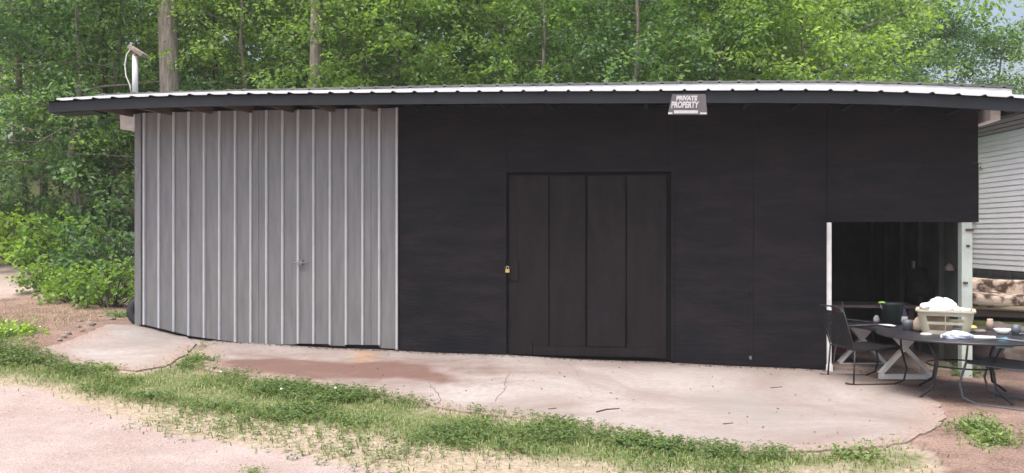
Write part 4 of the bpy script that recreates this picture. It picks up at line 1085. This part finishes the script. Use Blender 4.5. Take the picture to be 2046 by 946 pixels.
# bucket and bottle on the trestle table
q = on_table(1782, 639, .53); q.z = f1.z + .502
bu = thing("bucket", q, "dark green bucket standing on the low trestle table", "bucket")
mb = MB(); mb.lathe([(0, 0), (.09, 0), (.115, .20), (.122, .205), (.122, .222), (.112, .222), (.086, .012), (0, .012)], n=28); mb.build("body", "bucket_green", bu, True)
mb = MB(); mb.tube([(.118 * math.cos(a), -.03 * math.sin(a) - .02, .20 - .09 * math.sin(a)) for a in np.linspace(0, math.pi, 11)], .004, 6); mb.build("handle", "steel_zinc", bu, True)
crumple("lime_sponge", "lime", (q.x - .13, q.y, q.z + .215), .035, .03, .014, 41, .2, .3, 3, "lime green scrap on the left rim of the bucket", "scrap").location.x += .03
q = on_table(1806, 640, .53); q.z = f1.z + .502
bo = thing("bottle", q, "dark blue bottle with white label beside the bucket", "bottle")
mb = MB(); mb.lathe([(0, 0), (.036, 0), (.038, .01), (.038, .11), (.018, .145), (.016, .17), (0, .17)], n=18); mb.build("body", "bottle_blue", bo, True)
mb = MB(); mb.lathe([(.0388, .03), (.0388, .085)], n=18); mb.build("paper_label", "label_white", bo); mb = MB(); mb.lathe([(.019, .165), (.019, .185), (0, .185)], n=14); mb.build("cap", "bottle_blue", bo)
q = on_table(1768, 643, .53); crumple("rag", "cloth_white", (q.x, q.y, f1.z + .502), .10, .07, .012, 45, .3, .4, 3, "flat white rag on the low trestle table before the bucket", "rag")
q = on_table(1755, 622, .6); crumple("cup_scrap", "stone_pale", (q.x - .02, q.y, f1.z + .502), .03, .03, .05, 46, .3, .3, 3, "small pale cup on the back part of the trestle table", "cup")

# sofa with a mottled throw, clothes heap
sp = at_ground(2050, 13.2); sp.z = float(hgt(sp.x, sp.y)); print("SOFA", sp)
SB = .72 - sp.z
so = thing("sofa", sp, "low brown sofa covered with a mottled furry throw beside the house", "sofa", rotz=view_rot(2050) + R(6))
def soft_box(a, b, r_, seed, material, name, amp=.012):
    bm = bmesh.new(); bmesh.ops.create_cube(bm, size=1.0)
    for v in bm.verts: v.co = Vector([(a[i] + b[i]) / 2 + v.co[i] * (b[i] - a[i]) for i in range(3)])
    bmesh.ops.bevel(bm, geom=bm.edges[:], offset=r_, segments=3, affect='EDGES', profile=.6)
    bmesh.ops.subdivide_edges(bm, edges=bm.edges[:], cuts=2, use_grid_fill=True); r = random.Random(seed); ph = [r.uniform(0, 6) for _ in range(3)]
    for v in bm.verts: v.co.z += amp * math.sin(v.co.x * 9 + ph[0]) * math.cos(v.co.y * 7 + ph[1]); v.co.y += amp * math.sin(v.co.x * 7 + ph[2])
    me = bpy.data.meshes.new(name); bm.to_mesh(me); bm.free(); me.materials.append(MATS[material]); me.shade_smooth(); return link(name, me, so)
soft_box((-.85, -.36, .05), (.85, .40, .16), .02, 1, "sofa_dark", "base", .003)
soft_box((-.80, -.40, .15), (.80, .30, .33), .06, 2, "tan", "seat_cushion")
soft_box((-.85, .16, .16), (.85, .46, SB), .09, 3, "throw", "backrest", .03)
soft_box((-.95, -.38, .08), (-.78, .42, .52), .06, 4, "tan", "arm"); soft_box((.78, -.38, .08), (.95, .42, .52), .06, 5, "tan", "arm")
soft_box((-.86, -.43, .20), (.40, .50, .40), .09, 6, "throw", "throw_blanket", .03)
for x_ in (-.8, .8):
    for y_ in (-.3, .35): MB().box((x_ - .03, y_ - .03, -.03), (x_ + .03, y_ + .03, .06)).build("foot", "sofa_dark", so)
q = at_ground(2000, 10.3); crumple("clothes_heap", "tan", q, .42, .22, .26, 51, .2, .5, 4, "tan heap of clothes on the ground between sofa and table", "clothes")
q = at_ground(1962, 10.0); crumple("dark_heap", "sofa_dark", q, .20, .18, .22, 52, .6, .5, 4, "dark crumpled heap beside the tan clothes behind the table", "clothes")

# ------------------------------------------------------------------ inside the open bay
def on_side(px, py, off=.02):
    d = ray(px, py); return EYE + d * ((XR - off) / d.x)
q = on_side(1826, 532, .055); ot = thing("socket", q, "small white wall socket on the inside wall of the open bay", "socket")
mb = MB(); mb.box((-.012, -.045, -.062), (0, .045, .062)); mb.build("plate", "paper", ot)
for z_ in (-.028, .028): MB().box((-.016, -.02, z_ - .016), (-.0125, .02, z_ + .016)).build("outlet", "label_white", ot)
q = on_side(1856, 552, .10); q.x -= .10
bg = crumple("hanging_bag", "black_gap", (q.x, q.y, q.z - .22), .12, .20, .22, 61, 0, .3, 4, "black bag hanging on the inside wall beside the socket", "bag")
q = on_side(1898, 534, .05); crumple("hook_rag", "stone", (q.x, q.y, q.z - .04), .04, .05, .05, 62, 0, .4, 3, "small grey rag hooked on the inside wall near the mint post", "rag")
q = onY(1694, 606, 10.6); wbn = thing("workbench", (q.x + .15, q.y, Z(1660, 738) + .012), "rough workbench with a pale top inside the open bay", "workbench")
MB().box((-.55, -.3, q.z - wbn.location.z - .03), (.55, .3, q.z - wbn.location.z)).build("bench_top", "stone", wbn)
for a in (-.5, .46):
    for b in (-.27, .23): MB().box((a, b, 0), (a + .05, b + .05, q.z - wbn.location.z - .03)).build("leg", "raw_wood", wbn)
q = onY(1684, 700, 9.75); fc = thing("folding_chair", (q.x, q.y, Z(1660, 738) + .012), "dark red folded camp chair leaning inside the opening by the white post", "chair", rotz=R(25))
rot = Matrix.Rotation(R(-14), 3, 'X')
mb = MB(); mb.box((-.10, .0, .10), (.10, .03, .60), rot); mb.build("fabric", "red_cloth", fc)
for a, b in (((-.13, -.01, 0), (.10, .14, .62)), ((.13, -.01, 0), (-.10, .14, .62)), ((-.12, .05, 0), (-.12, .17, .64)), ((.12, .05, 0), (.12, .17, .64))):
    MB().tube([a, b], .010, 7).build("tube", "steel_zinc", fc, True)

# ------------------------------------------------------------------ thin haze volume added to imitate lens veil
hz = bpy.data.materials.new("haze"); hz.use_nodes = True
hn = hz.node_tree; hn.nodes.remove(hn.nodes["Principled BSDF"])
pv = hn.nodes.new("ShaderNodeVolumePrincipled"); pv.inputs["Density"].default_value = 0.0014; pv.inputs["Color"].default_value = (.95, .97, 1.0, 1)
hn.links.new(pv.outputs[0], hn.nodes["Material Output"].inputs["Volume"]); MATS["haze"] = hz
gz0 = float(GZ.min()) - 1.0
tag(MB().box((gx[0] - 2, gy[0] - 2, gz0), (gx[-1] + 2, gy[-1] + 2, max(36.0, float(GZ.max()) + 2))).build("haze", "haze"), "thin pale haze added to imitate lens veil", "haze", None, "stuff")
